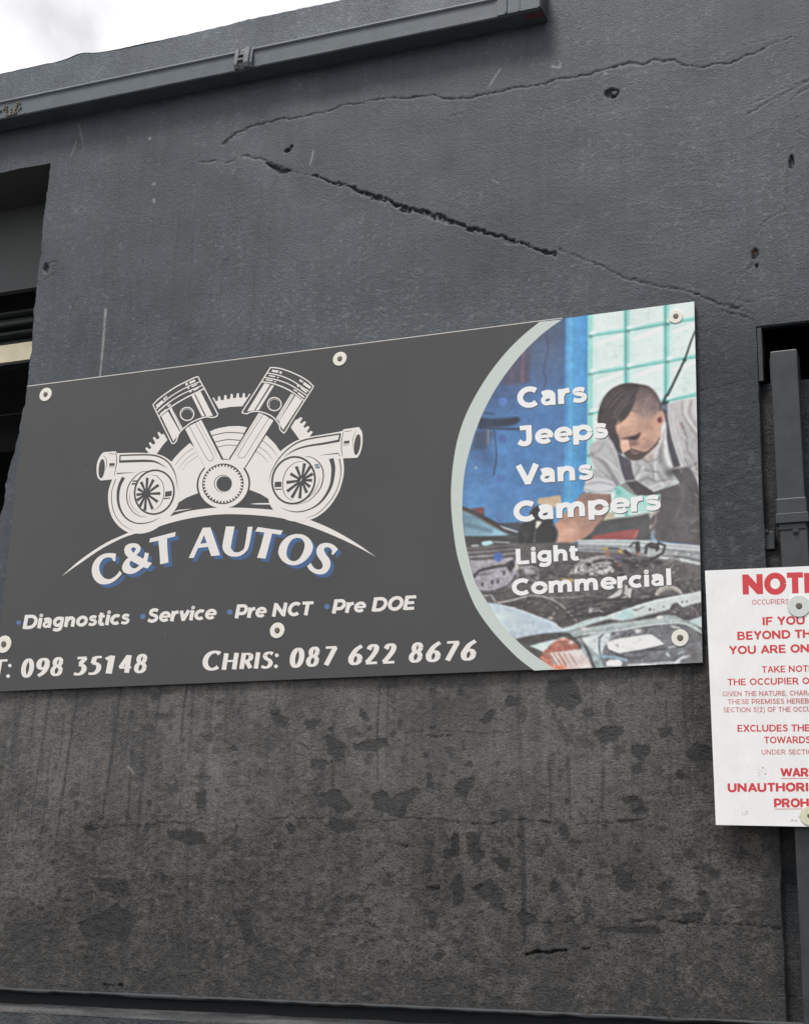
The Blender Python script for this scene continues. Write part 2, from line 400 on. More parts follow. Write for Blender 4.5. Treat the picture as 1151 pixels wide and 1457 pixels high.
vert = fbm(X * 55, Z * 2.2, 27, 3) - .5; col *= (1 + .30 * vert)[..., None]
par = sst(Z, 4.80, 4.84); col *= (1 + .75 * par)[..., None]  # parapet lightened: sky glare put into the wall colour
col *= (1 - .30 * right * (1 - low))[..., None]
# soft grey weathering haze of the upper paint
up = 1 - low
haze_ = up * sst(fbm(X * 2.2 + 7, Z * 2.2, 21, 4), .50, .68) * .16
col = col * (1 + haze_[..., None]) + haze_[..., None] * np.array([.012, .012, .011])
lightscr = up * sst(fbm(X * 55, Z * 75, 61, 3), .60, .74) * sst(n1, .40, .62) * sst(-Z, -4.2, -3.6)
col += .035 * lightscr[..., None]; H += .0006 * lightscr
# drip streaks under and above the board
def streak(px0, py0, px1, py1, w, k, light=False):
    global col
    d, wd = seg_dist([(px0, py0, w), ((px0 + px1) / 2 + random.uniform(-2, 2), (py0 + py1) / 2, w), (px1, py1, w * .5)], w)
    m_ = (1 - sst(d, wd * .3, wd * .9 + .8)) * (.55 + .7 * vnoise(U / 3, V / 9, 77))
    m_ = np.clip(m_, 0, 1); k = min(.9, k * (1.35 if py0 > 940 and not light else 1))
    if light: col = col * (1 - m_[..., None] * k) + np.array([.34, .34, .32]) * (m_ * k)[..., None]
    else: col = col * (1 - m_[..., None] * k) + deep * (m_ * k)[..., None]; H[...] = H - .0008 * m_
for a in [(31,984,22,1080,1.6,.35),(73,984,43,1175,2.0,.5),(111,984,80,1200,2.4,.75),(172,980,145,1168,3.0,.6),(163,1000,160,1090,2,.4),(192,980,176,1085,2,.3),
          (229,978,219,1054,2.4,.6),(267,975,258,1056,2.4,.7),(262,1050,258,1110,2,.35),(300,975,286,1170,7,.3),(286,1090,283,1160,5,.35),(325,973,320,1060,2.5,.4),
          (396,970,390,1010,2,.4),(540,975,537,1110,2,.6),(620,970,616,1040,2,.25),(739,960,737,1030,4,.65),(738,1030,741,1120,5,.3),(742,1165,746,1340,6,.55),
          (781,1085,783,1165,3,.6),(808,1080,811,1165,4,.5),(858,1095,856,1155,4,.55),(972,955,976,1075,3,.45),(985,950,985,1030,4,.4),(266,1150,270,1400,2.5,.3),
          (222,1240,210,1330,2,.25),(253,1285,256,1420,2.5,.25),(137,1090,133,1240,8,.18),(760,1000,765,1160,12,.18),(1010,1170,1018,1390,3,.25),(960,1350,960,1400,3,.4),
          (253,302,244,400,2.2,.45),(218,280,205,410,2,.3),(279,265,266,430,2.4,.25),(318,370,312,430,2.6,.45),(323,370,318,420,1.6,.4),(362,380,352,500,3,.45),
          (384,460,383,500,2.5,.3),(424,460,421,498,1.8,.6),(114,450,112,520,2,.4),(158,470,150,540,2.4,.3),(620,415,625,480,2,.25),(700,355,701,425,2,.3),(766,273,765,300,2,.5),
          (139,480,132,535,3,.3),(300,400,292,480,2,.2)]:
    streak(*a)
for k in range(46):
    x = random.uniform(0, 1000); y = random.uniform(965, 1180); L = random.uniform(30, 150)
    streak(x, y, x - (735 - x) * .0 + (x - 735) * L / 7400, y + L, random.uniform(1, 3.4), random.uniform(.18, .45))
for k in range(26):
    x = random.uniform(60, 700); y = random.uniform(300, 480); L = random.uniform(20, 70)
    streak(x, y, x + (x - 735) * L / 7000, y + L, random.uniform(1, 2), random.uniform(.10, .3))
for a in [(150,440,142,536,1.8,.75),(446,214,441,234,1.2,.7),(712,98,695,124,1.2,.55),(786,94,797,96,2.2,.8),(797,90,797,96,1.5,.6),(112,175,118,205,1.4,.3),(108,200,100,222,1.4,.3),
          (213,196,214,197,3,.8),(218,283,219,287,2.4,.7),(219,260,219,262,2,.5),(700,255,712,262,1,.4),(860,103,863,104,2,.6),(350,1440,353,1441,3,.9),(183,1092,190,1102,2.2,.65)]:
    streak(*a, light=True)
# cracks
def dk(m_, k=.75):
    global col
    col = col * (1 - k * m_[..., None]) + np.array([.010, .012, .015]) * (k * m_)[..., None]
c1 = [(317,205,3),(324,197,4),(335,190,3),(350,183,2.5),(362,178,3),(377,175,1.6),(390,171,2),(402,169,2),(418,168.5,1.6),(430,166,2),(447,161,1.8),(456,160,1.4),(472,155.5,1.4),(489,148,1.6),(510,148,1),(530,143,1.4),(548,139.5,1.2),(575,139,1.8)]
c1 += [(576 + a/2, b/2, w) for a, b, w in [(80,270,2.2),(120,282,2),(180,278,2),(230,268,1.8),(265,262,2.4),(330,243,2),(345,247,2),(400,238,2),(430,222,1.8),(480,218,1.8),(520,212,1.6),(560,198,2),(600,187,2.4),(640,176,2.6),(680,182,2.6),(710,167,2.8),(735,175,2.4),(760,170,2.6),(790,184,2.2),(850,192,2),(885,182,2.4),(925,180,2.2),(965,160,2.2),(1000,150,1),(1040,125,1),(1100,108,.8)]]
dk(crack(c1, .008, 5, lip=.0008), .97)
P5 = crop(400, 200, 2.8775)
c2 = [(284,231,2),(300,229,3),(309,228,1)]; dk(crack(c2, .006), .7)
dk(crack([(320,233,1.5),(333,229,3),(336,226,1)], .006), .7)
dk(crack([(346,222,2),(352,222,4),(362,225,2),(372,226,3),(388,234,4),(405,240,4),(412,242,2)], .010, 6), .85)
dk(inpoly([(378,231),(388,240),(398,247),(408,246),(414,242),(400,240)], 2), .75); H -= .012 * inpoly([(378,231),(388,240),(398,247),(408,246),(414,242),(400,240)], 2)
c3 = [(p[0], p[1], w) for p, w in zip(P5([(130,145),(165,155),(200,170),(240,178),(260,185),(300,197),(325,205),(350,218),(400,235),(440,243),(470,262),(510,278),(560,288),(610,300),(660,315),(720,340),(760,355),(810,368),(850,382),(900,390),(925,398),(960,408),(1020,435),(1070,452),(1115,462)]), [2,4,3,4,2,5,2,5,6,5,6,8,6,4,5,6,5,6,6,3,1.5,3,5,6,3])]
c3 = [(a, b, w * .8) for a, b, w in c3]; dk(crack(c3, .012, 11, lip=.001), .9)
dk(crack([(410,241,.8),(420,244,1.2),(432,247,.8),(446,251,1.6)], .004, 8), .8)
c3b = [(790,352,1.2),(812,362,2.2),(850,376,1.6),(882,392,2.6),(912,402,2.2),(940,408,1.2),(972,414,1.6),(1002,424,2.2),(1020,430,1.2),(1052,440,2)]
dk(crack(c3b, .006, 9, lip=.001), .75)
dk(crack([(p[0], p[1], w) for p, w in zip(P5([(460,250),(485,280),(520,290),(560,290)]), [1,3,4,2])], .010, 6), .8)
dk(crack([(p[0], p[1], w) for p, w in zip(P5([(575,308),(620,315),(665,332),(700,338)]), [1,3,3,1])], .008, 6), .7)
dk(crack([(p[0], p[1], w) for p, w in zip(P5([(910,405),(930,415),(970,422)]), [2,4,1])], .008, 6), .8)
P4 = crop(950, 350, 3.1)
for q in [([(0,178),(60,195),(110,210)],[1.4,1.2,1.2]), ([(110,212),(160,225),(200,240),(240,262),(300,275),(335,268)],[1,1.6,2.6,2.4,3.4,2]), ([(235,285),(275,298),(320,300),(375,328)],[1.5,3,2,3]),
          ([(310,238),(350,243),(378,240)],[1,2,2.4]), ([(330,290),(360,292),(380,310)],[1.5,2.5,2]), ([(375,70),(345,115),(300,150),(275,220)],[1,.8,1,.8]),
          ([(385,585),(350,588),(310,598),(240,620),(150,635)],[3,2,1.6,1.6,1.2]), ([(340,880),(310,895),(295,910)],[1.4,1.8,1.2])]:
    dk(crack([(p[0], p[1], w) for p, w in zip(P4(q[0]), q[1])], .008, 7, lip=.0015), .75)
P2 = crop(576, 0, 2)
for q in [([(972,325),(1000,312),(1040,285),(1090,262),(1151,228)],[1.8,1.2,1,1.2,1.4]), ([(980,300),(1030,275),(1085,250),(1140,232)],[.8,1,.6,1]), ([(1095,290),(1125,262),(1151,248)],[1.2,1.6,1.6]), ([(1097,288),(1112,330),(1118,378),(1151,393)],[.9,.8,1.4,.9]),
          ([(1104,420),(1095,440),(1100,460)],[1,1,1]), ([(1090,480),(1088,520),(1087,570),(1082,598),(1040,620),(1010,645),(990,690)],[1,1,1.6,1.2,1,1,1]), ([(980,770),(990,745),(1000,730)],[1,2,2]), ([(125,332),(165,322)],[1,1.2]), ([(910,160),(960,130),(1050,105),(1110,95)],[.4,.6,.6,.4])]:
    dk(crack([(p[0], p[1], w) for p, w in zip(P2(q[0]), q[1])], .006, 7, lip=.002), .7)
for (a, b, rx, ry, tl) in [(869.8,131.5,10.5,6.5,-15),(1126,230.5,4,9,5),(1074,360,5,7,0),(409,214,4,2.5,-30),(414,209,3,2,-20),(66,382,3,8,0),(1077.0,378,1.6,3,0)]:
    q = inpoly(ell(a, b, rx, ry, tilt=tl, n=16), 7); H -= .012 * q; dk(q, .85)
q = inpoly(ell(874, 130.5, 5, 3.5, n=10), 3); H += .012 * q
q = inpoly(ell(1074, 356, 4.5, 3.5, n=10), 3); col = col * (1 - .7 * q[..., None]) + np.array([.16, .11, .06]) * (.7 * q)[..., None]
# lower wall cracks and gouges
for q in [(P_L1([(340,630),(400,633),(450,626),(500,622),(560,618),(620,614),(680,608),(760,612),(800,600),(830,585),(860,600)]), 1.2),
          (P_L2([(0,636),(80,630),(180,632),(300,640),(450,650),(560,628),(700,640),(820,655),(920,652),(1030,636),(1127,650)]), 1.3),
          (P_L3([(0,635),(60,640),(150,652),(220,655),(300,645),(380,645),(440,640),(500,630)]), 1.4),
          (P_L3([(450,1040),(560,1028),(620,1042),(750,1050),(900,1055),(1000,1062),(1060,1078)]), 2.6),
          (P_L2([(640,300),(680,305),(740,302)]), 2.2), (P_L2([(130,335),(150,345),(162,355)]), 2), (P_L2([(220,405),(240,415),(262,408)]), 2.2), (P_L2([(645,910),(665,920),(690,912)]), 4),
          (P_L2([(540,745),(555,752),(560,740)]), 2.2), (P_L1([(1068,380),(1065,410),(1072,415)]), 1.6), (P_L1([(425,1275),(460,1272),(498,1276)]), 4.0),
          (P_L1([(80,1030),(180,1022),(300,990)]), 1.2), (P_L2([(395,1050),(430,1065),(460,1085)]), 2), (P_L2([(640,430),(700,430),(770,465)]), 1),
          (P_L3([(110,795),(140,800),(160,770)]), 1.6), (P_L3([(0,1050),(180,1040),(240,1010),(290,1020)]), 1.2), (P_L2([(560,290),(640,280),(720,285),(860,290),(980,288)]), .9)]:
    dk(crack([(a, b) for a, b in q[0]], .005, 8, w=q[1] + .6, lip=.0025), .85)
dk(crack([(p[0], p[1], w) for p, w in zip(P_L3([(20,1178),(60,1162),(120,1165),(178,1155)]), [2,5,3,4])], .014, 6, lip=.003), .9)
dk(crack([(p[0], p[1], w) for p, w in zip(P_L3([(238,1158),(262,1147),(295,1150)]), [2,4,1.5])], .014, 6, lip=.003), .9)
dk(crack([(66,376,2),(80,372,1),(74,392,1.6),(64,398,2)], .006, 5), .6)
dk(crack([(111,420,1.5),(104,436,1.8),(98,452,1)], .005, 5), .6)
for k in range(54):        # small random chips and hairlines
    x = random.uniform(20, 1090); y = random.choice([random.uniform(975, 1400), random.uniform(260, 520)])
    a = random.uniform(-.5, .5); L = random.uniform(5, 22)
    dk(crack([(x, y), (x + L * .5, y + L * a * .4 + random.uniform(-2, 2)), (x + L, y + L * a)], .004, 8, w=random.uniform(.4, .9), lip=.0), .3)
# stucco lumps: strong low down and on the right
rough = np.clip(.10 + .10 * n2 + .75 * (1 - sst(Z + .25 * (n1 - .5), 1.75, 2.15)) + .30 * low + .60 * right, 0, 1)
rough = np.where(dust_shade < .08, rough * .55 + .05, rough)
band = 1 - sst(np.abs(X - X_PIER), .02, .05)          # smooth vertical bead near the pier corner
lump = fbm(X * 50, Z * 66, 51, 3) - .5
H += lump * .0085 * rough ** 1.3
H += (fbm(X * 3, Z * 3, 55, 3) - .5) * .012 * sst(np.abs(X - X_PIER), 0, .1)
col *= (1 + .5 * (n3 - .5) * (.3 + .9 * rough))[..., None]
col = np.clip(col, .006, .8)
edge0 = (np.abs(GX - X_OP) < 1e-4) & (GZ < Z_OP + 1e-4); H[edge0 | (np.abs(GX - X_PIER) < 1e-4)] = 0
nj, ni = X.shape
keep = np.ones((nj - 1, ni - 1), bool)
keep[:j_op, :i_op] = False; keep[:j_hole, i_pier:] = False
idx = np.arange(nj * ni).reshape(nj, ni)
quads = np.stack([idx[:-1, :-1], idx[:-1, 1:], idx[1:, 1:], idx[1:, :-1]], -1)[keep]
used = np.zeros(nj * ni, bool); used[quads.ravel()] = True
remap = np.cumsum(used) - 1; quads = remap[quads]
co = np.stack([X, -H, Z], -1).reshape(-1, 3)[used]
def np_mesh(name, co, quads, col=None, extra=None, smooth_=True):
    me = bpy.data.meshes.new(name); me.vertices.add(len(co)); me.vertices.foreach_set('co', co.astype(np.float32).ravel())
    me.loops.add(quads.size); me.loops.foreach_set('vertex_index', quads.astype(np.int32).ravel())
    me.polygons.add(len(quads)); me.polygons.foreach_set('loop_start', np.arange(0, quads.size, 4, dtype=np.int32))
    me.polygons.foreach_set('loop_total', np.full(len(quads), 4, np.int32))
    me.polygons.foreach_set('use_smooth', np.full(len(quads), smooth_))
    me.update(calc_edges=True)
    if col is not None:
        a = me.color_attributes.new('Col', 'FLOAT_COLOR', 'POINT')
        a.data.foreach_set('color', np.concatenate([col, np.ones((len(col), 1))], 1).astype(np.float32).ravel())
    if extra is not None:
        a = me.attributes.new('Rgh', 'FLOAT', 'POINT'); a.data.foreach_set('value', extra.astype(np.float32))
    me.validate(); return me
def wall_material(name, default_rough=None):
    m_, n, a, b = attr_mat(name, 'Col', .5)
    L = n.links.new; t = n.nodes.new('ShaderNodeTexCoord')
    ra = n.nodes.new('ShaderNodeAttribute'); ra.attribute_name = 'Rgh'
    mp = n.nodes.new('ShaderNodeMapping'); mp.inputs['Scale'].default_value = (1, 1, 1.2); L(t.outputs['Object'], mp.inputs['Vector'])
    f = n.nodes.new('ShaderNodeTexNoise'); f.inputs['Scale'].default_value = 125; f.inputs['Detail'].default_value = 7; f.inputs['Roughness'].default_value = .72; L(mp.outputs['Vector'], f.inputs['Vector'])
    f2 = n.nodes.new('ShaderNodeTexNoise'); f2.inputs['Scale'].default_value = 260; f2.inputs['Detail'].default_value = 4; L(t.outputs['Object'], f2.inputs['Vector'])
    r = n.nodes.new('ShaderNodeMapRange'); r.inputs['From Min'].default_value = .35; r.inputs['From Max'].default_value = .65; r.inputs['To Min'].default_value = .66; r.inputs['To Max'].default_value = 1.32
    L(f2.outputs['Fac'], r.inputs['Value'])
    # dark pits, only where the render is rough
    pit = n.nodes.new('ShaderNodeMapRange'); pit.inputs['From Min'].default_value = .38; pit.inputs['From Max'].default_value = .50; pit.inputs['To Min'].default_value = .30; pit.inputs['To Max'].default_value = 1
    L(f.outputs['Fac'], pit.inputs['Value'])
    pm = n.nodes.new('ShaderNodeMix'); pm.data_type = 'FLOAT'; L(ra.outputs['Fac'], pm.inputs['Factor']); pm.inputs['A'].default_value = 1; L(pit.outputs['Result'], pm.inputs['B'])
    mu = n.nodes.new('ShaderNodeMath'); mu.operation = 'MULTIPLY'; L(r.outputs['Result'], mu.inputs[0]); L(pm.outputs['Result'], mu.inputs[1])
    sc_ = n.nodes.new('ShaderNodeVectorMath'); sc_.operation = 'SCALE'; L(a.outputs['Color'], sc_.inputs[0]); L(mu.outputs['Value'], sc_.inputs['Scale'])
    L(sc_.outputs['Vector'], b.inputs['Base Color'])
    st = n.nodes.new('ShaderNodeMath'); st.operation = 'MULTIPLY_ADD'; L(ra.outputs['Fac'], st.inputs[0]); st.inputs[1].default_value = .0150; st.inputs[2].default_value = .0003
    bp = n.nodes.new('ShaderNodeBump'); bp.inputs['Strength'].default_value = 1; L(st.outputs['Value'], bp.inputs['Distance']); L(f.outputs['Fac'], bp.inputs['Height'])
    bp2 = n.nodes.new('ShaderNodeBump'); bp2.inputs['Strength'].default_value = .7; bp2.inputs['Distance'].default_value = .0010; L(f2.outputs['Fac'], bp2.inputs['Height']); L(bp.outputs['Normal'], bp2.inputs['Normal'])
    L(bp2.outputs['Normal'], b.inputs['Normal'])
    rr = n.nodes.new('ShaderNodeMapRange'); rr.inputs['To Min'].default_value = .42; rr.inputs['To Max'].default_value = .36; L(ra.outputs['Fac'], rr.inputs['Value']); L(rr.outputs['Result'], b.inputs['Roughness'])
    return m_
M_wall = wall_material('painted_render')
building = empty('garage_building', (-2, 0, 0), 'black painted rough rendered garage wall with long cracks, behind both boards', 'building')
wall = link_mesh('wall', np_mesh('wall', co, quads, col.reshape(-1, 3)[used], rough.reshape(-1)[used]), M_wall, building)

def relief_patch(name, x0, x1, z0, z1, Y, base, rg, parent, st=.006, dusty=0.0, facing='front', depth=0, amp=1.0):
    """smaller rendered face of the building"""
    a = np.arange(x0, x1 + st * .5, st); b = np.arange(z0, z1 + st * .5, st); a[-1] = x1; b[-1] = z1
    A, B = np.meshgrid(a, b)
    h = (fbm(A * 42, B * 68, 91, 3) - .5) * .009 * rg * amp + (fbm(A * 5, B * 5, 95, 3) - .5) * .006 * amp
    nn = fbm(A * 9, B * 7, 92, 4); nn2 = fbm(A * 45, B * 40, 93, 3)
    d = np.clip(dusty + (nn - .5) * 1.2, 0, 1) * (dusty > 0)
    c = np.array(base)[None, None] * (1 - d[..., None]) + brown * d[..., None]
    c = c * (1 + .5 * (nn - .5) + .6 * (nn2 - .5) * rg)[..., None]
    if facing == 'front': P = np.stack([A, Y - h, B], -1)
    elif facing == 'top': P = np.stack([A, B, Y + h], -1)
    n0, n1_ = A.shape; I = np.arange(n0 * n1_).reshape(n0, n1_)
    Q = np.stack([I[:-1, :-1], I[:-1, 1:], I[1:, 1:], I[1:, :-1]], -1).reshape(-1, 4)
    return link_mesh(name, np_mesh(name, P.reshape(-1, 3), Q, np.clip(c, .006, .6).reshape(-1, 3), np.full(A.size, rg)), M_wall, parent)
# plinth standing 45 mm proud, with a dark open joint over it
jt = .030
relief_patch('plinth_face', -3.75, 2.2, .9, 1.326, -.045, blue * .85, .45, building, st=.007, dusty=.12)
zt = np.linspace
def ledge():
    a = np.arange(-3.75, 2.2, .008); prof = [(-.045, 1.326), (-.044, 1.331), (-.040, 1.337), (-.034, 1.342), (-.027, 1.346), (-.018, 1.349), (-.008, 1.351), (.006, 1.352), (.034, 1.353)]
    A, K = np.meshgrid(a, np.arange(len(prof))); Yb = np.array([p[0] for p in prof])[K]; Zb = np.array([p[1] for p in prof])[K]
    h = (fbm(A * 60, K * .6, 141, 3) - .5) * .006 + (fbm(A * 8, K * .3, 142, 3) - .5) * .008; h[0] = 0
    c = np.array([.042, .045, .048]) * (1 + .8 * (fbm(A * 14, K * .5, 143, 4) - .5))[..., None]; c = c + brown * .35 * sst(fbm(A * 5, K * .4, 144, 3), .45, .6)[..., None]
    I = np.arange(A.size).reshape(A.shape); Q = np.stack([I[:-1, :-1], I[:-1, 1:], I[1:, 1:], I[1:, :-1]], -1).reshape(-1, 4)
    link_mesh('plinth_ledge', np_mesh('plinth_ledge', np.stack([A, Yb - h * .5, Zb + h * .6], -1).reshape(-1, 3), Q, c.reshape(-1, 3), np.full(A.size, .3)), M_wall, building)
ledge()
b_ = MB(); b_.box((-7, .02, 0), (-3.76, .3, .0 + 1.0)); b_.box((-3.26, .032, 0), (2.2, .3, 1.392))
b_.build('footing', M_black, building)
b_ = MB(); b_.box((-3.75, -.0445, 0), (2.2, .02, .9)); b_.build('wall_base', M_pipe_side, building)
# lip of render sagging over the joint
V_ = []; F_ = []; xx = np.arange(-3.3, -.45, .01)
for i, x in enumerate(xx):
    nz = float(fbm(np.array([x * 14]), np.array([2.0]), 130, 4)[0] - .5)
    V_ += [(x, .0, 1.40), (x, -.012 - .01 * nz, 1.392 + .012 * nz), (x, .02, 1.384 + .010 * nz), (x, .034, 1.384)]
for i in range(len(xx) - 1):
    for k in range(3):
        F_.append((4*i+k, 4*(i+1)+k, 4*(i+1)+k+1, 4*i+k+1))
b_ = MB(); b_.add(V_, [f[::-1] for f in F_], 0, True); b_.build('render_lip', M_pipe_side, building)

# top of the parapet and the wall's thickness
xt = np.arange(-7, 2.2, .05); V_ = []; F_ = []
for x in xs: 
    t_ = float(top_z(np.array([x]))[0]); V_ += [(x, 0, 4.975 + t_), (x, .25, 4.96)]
F_ = [(2*i, 2*i+2, 2*i+3, 2*i+1) for i in range(len(xs) - 1)]
b_ = MB(); b_.add(V_, F_); b_.box((-7, .2499, 4.54), (2.2, .2501, 4.95)); b_.build('parapet_top', M_roof, building)
b_ = MB(); b_.box((-7, .40, 4.40), (2.2, 9, 4.47)); b_.build('roof', M_roof, building)
# jamb, soffit and dark inside of the opening
V_ = []; zz = zs[zs <= Z_OP + 1e-4]
for z in zz: e = X_OP + float(edge_x(np.array([z]))[0]); V_ += [(e, 0, z), (e, .30, z)]
b_ = MB(); b_.add(V_, [(2*i, 2*i+1, 2*i+3, 2*i+2) for i in range(len(zz) - 1)])
b_.build('door_jamb', M_header, building)
V_ = []; xx = xs[xs <= X_OP + 1e-4]
for x in xx: zt_ = Z_OP + float(lint_z(np.array([x]))[0]); V_ += [(x, 0, zt_), (x, .30, Z_OP)]
b_ = MB(); b_.add(V_, [(2*i, 2*i+1, 2*i+3, 2*i+2) for i in range(len(xx) - 1)]); b_.build('lintel_soffit', M_header, building)
def pz(x, y, Y): return PX(x, y, Y)[2]
b_ = MB(); b_.box((-7, .28, pz(40, 409.8, .28)), (-3.0, .31, Z_OP + .2)); b_.build('lintel_panel', M_header, building)
b_ = MB(); b_.box((-7, 2.5, -.1), (2.2, 2.6, 4.3)); b_.box((2.1, .3, 0), (2.2, 2.5, 4.3)); b_.box((-7.1, .3, 0), (-7, 2.5, 4.3)); b_.box((-3.1, .35, 0), (-3.0, 2.5, 4.25))
b_.build('interior_wall', M_black, building)
# roller shutter housing seen in the opening
sh = empty('roller_shutter', (-4.5, .4, 3.3), 'dark ribbed steel roller shutter header with cream board, in the opening left of the signboard', 'roller shutter')
Ys = .36
def zband(ya, yb, Y=Ys): return pz(20, 390 + ya / 8.567, Y), pz(20, 390 + yb / 8.567, Y)
za, zb = zband(205, 470)
b_ = MB(); b_.box((-7, Ys + .10, zb), (-3.05, Ys + .12, za + .1)); b_.build('shutter_recess', M_black, sh)
for (a0, a1, dp) in [(445, 478, .05), (478, 590, .015), (590, 618, .045), (655, 690, .01), (690, 732, .05), (732, 815, .005), (815, 845, .04)]:
    z1_, z0_ = zband(a0, a1); mb_ = MB(); c_ = (z1_ - z0_) * .3
    mb_.prism_x([(Ys + .09, z0_), (Ys + .05 - dp, z0_ + c_ * .4), (Ys + .05 - dp - .006, (z0_ + z1_) / 2), (Ys + .05 - dp, z1_ - c_ * .4), (Ys + .09, z1_)], -7, -3.06)
    mb_.build('shutter_rib', M_shutter, sh)
z1_, z0_ = zband(440, 850); b_ = MB(); b_.box((-7, Ys + .075, z0_), (-3.05, Ys + .1, z1_)); b_.build('shutter_box', M_pipe_side, sh)
z1_, z0_ = zband(852, 1068); b_ = MB(); b_.box((-7, Ys - .005, z0_), (-3.05, Ys + .03, z1_)); b_.build('cream_board', M_cream, sh, bevel=.002)
z1_, z0_ = zband(1068, 1090); b_ = MB(); b_.box((-7, Ys + .002, z0_), (-3.05, Ys + .06, z1_ - .001)); b_.build('bottom_trim', M_pipe_side, sh)
z1_, z0_ = zband(1342, 1352); b_ = MB(); b_.box((-7, Ys + .3, z0_), (-3.05, Ys + .31, z1_)); b_.build('shutter_rail', M_pipe, sh)

# recess at the right, with the hole the pipe comes out of
YR = .030
relief_patch('recess_wall', -.53, 2.2, 1.36, Z_HOLE0 - .03, YR, blue * .75, .85, building, st=.006, dusty=.30)
V_ = []; zz = zs[zs <= Z_HOLE1 + 1e-4]
for z in zz: e = X_PIER + float(pier_x(np.array([z]))[0]); V_ += [(e, 0, z), (e + .004, YR + .02, z)]
b_ = MB(); b_.add(V_, [(2*i, 2*i+2, 2*i+3, 2*i+1) for i in range(len(zz) - 1)]); b_.build('pier_return', M_return, building)
b_ = MB(); b_.box((-.52, .6, 3.0), (2.2, .62, 4.1)); b_.box((-.53, .03, 3.0), (-.519, .62, 4.1)); b_.box((-.52, .06, 2.9), (2.2, .62, Z_HOLE0 - .06)); b_.box((-.52, .03, 4.0), (2.2, .62, 4.05)); b_.box((2.17, .03, 3.0), (2.199, .62, 4.1))
b_.box((-.30, .05, 3.33), (2.1, .5, 3.95)); b_.build('pipe_chase', M_black, building)
b_ = MB(); b_.box((X_PIER + .004, .003, Z_HOLE0 - .03), (X_PIER + .019, .06, Z_HOLE1 - .002)); b_.box((X_PIER + .02, .002, Z_HOLE1 - .005), (2.2, .03, Z_HOLE1 - .001)); b_.build('chase_trim', M_pipe, building, bevel=.002)
b_ = MB(); b_.prism_x([(.02, Z_HOLE1 - .02), (.05, Z_HOLE1 - .02), (.06, Z_HOLE0 + .01), (.03, Z_HOLE0 + .01)], -.352, 2.2); b_.build('chase_board', M_pipe, building)
# ------------------------------------------------------------------ steel channel along the parapet
ch = empty('gutter_channel', (-3, 0, 4.8), 'long grey steel channel with a clip, fixed high along the parapet under the sky', 'gutter')
YC = -.085
def zc(x, y): return PX(x, y, YC)[2]
zb_, zt_ = zc(288, 110), zc(288, 86.5)
xe = PX(768, 17, YC)[0]; xj = PX(706, 20, YC)[0]
xa = np.arange(-7, xe, .03); V_ = []; F_ = []
for x in list(xa) + [xe]:
    w1 = .0035 * (float(fbm(np.array([x * 5]), np.array([4.0]), 200, 4)[0]) - .5); w2 = .003 * (float(fbm(np.array([x * 7]), np.array([9.0]), 201, 4)[0]) - .5)
    V_ += [(x, .0, zb_ + .004), (x, YC + .004, zb_ + w1), (x, YC, zb_ + .004 + w1), (x, YC, zt_ - .003 + w2), (x, YC - .004, zt_ + w2), (x, YC + .006, zt_ + .003 + w2), (x, YC + .010, zt_ - .02), (x, YC + .010, zb_ + .02), (x, 0, zb_ + .02)]
n_ = len(xa) + 1
for i in range(n_ - 1):
    for k in range(9):
        F_.append((9*i+k, 9*i+(k+1) % 9, 9*(i+1)+(k+1) % 9, 9*(i+1)+k))
F_.append(tuple(range(9))[::-1]); F_.append(tuple(9*(n_-1)+k for k in range(9)))
b_ = MB(); b_.add(V_, [f[::-1] for f in F_]); b_.build('channel', M_channel, ch)
b_ = MB(); b_.prism_x([(YC - .003, zt_ - .002), (YC - .009, zt_ + .001), (YC - .009, zt_ + .0055), (YC + .004, zt_ + .0075), (YC + .005, zt_)], -7, xk0 := PX(703, 20, YC)[0]); b_.build('rim', M_rim, ch)
# wider jointing piece at the right-hand end
xk = PX(708, 20, YC)[0]; xm = PX(738, 20, YC)[0]; zj = zt_ + .055
b_ = MB(); b_.box((xk, YC - .006, zb_ + .003), (xe + .002, YC - .001, zj)); b_.box((xk + .028, YC - .012, zb_ + .004), (xk + .036, YC - .0065, zj)); b_.box((xm, YC - .009, zb_ + .004), (xm + .006, YC - .0065, zj))
b_.box((xe - .002, YC - .012, zb_ + .002), (xe + .003, YC - .0065, zj))
b_.build('joint_plate', M_channel, ch, bevel=.0012)
b_ = MB(); b_.box((xe + .0035, YC + .002, zb_ + .001), (xe + .006, -.004, zj)); b_.build('end_cap', M_pipe, ch)
b_ = MB(); b_.box((xe - .06, YC + .018, zb_ - .0015), (xe + .002, YC + .044, zb_ + .001)); b_.build('primer_patch', M_rust, ch)
# clip gripping the channel
cx_ = PX(349, 80, YC)[0]
b_ = MB(); hw = .033
def band(x0, x1, d=0.0):
    b_.prism_x([(YC + .004, zb_ - .006), (YC - .012 - d, zb_ - .002), (YC - .020 - d, zb_ + .014), (YC - .018 - d, zb_ + .040), (YC - .010 - d, zt_ + .010), (YC + .010, zt_ + .026), (YC + .012, zt_ + .016), (YC - .004, zt_ + .004), (YC - .010, zb_ + .012)], x0, x1)
band(cx_ - .036, cx_ - .020, .004); band(cx_ - .022, cx_ + .006, -.004); band(cx_ + .004, cx_ + .026, .006); band(cx_ + .026, cx_ + .036, -.003)
b_.box((cx_ - .020, YC - .026, zb_ + .024), (cx_ + .006, YC - .008, zb_ + .034)); b_.box((cx_ - .018, YC - .026, zb_ + .046), (cx_ + .004, YC - .006, zb_ + .052))
b_.build('clip', M_clip, ch, bevel=.002)
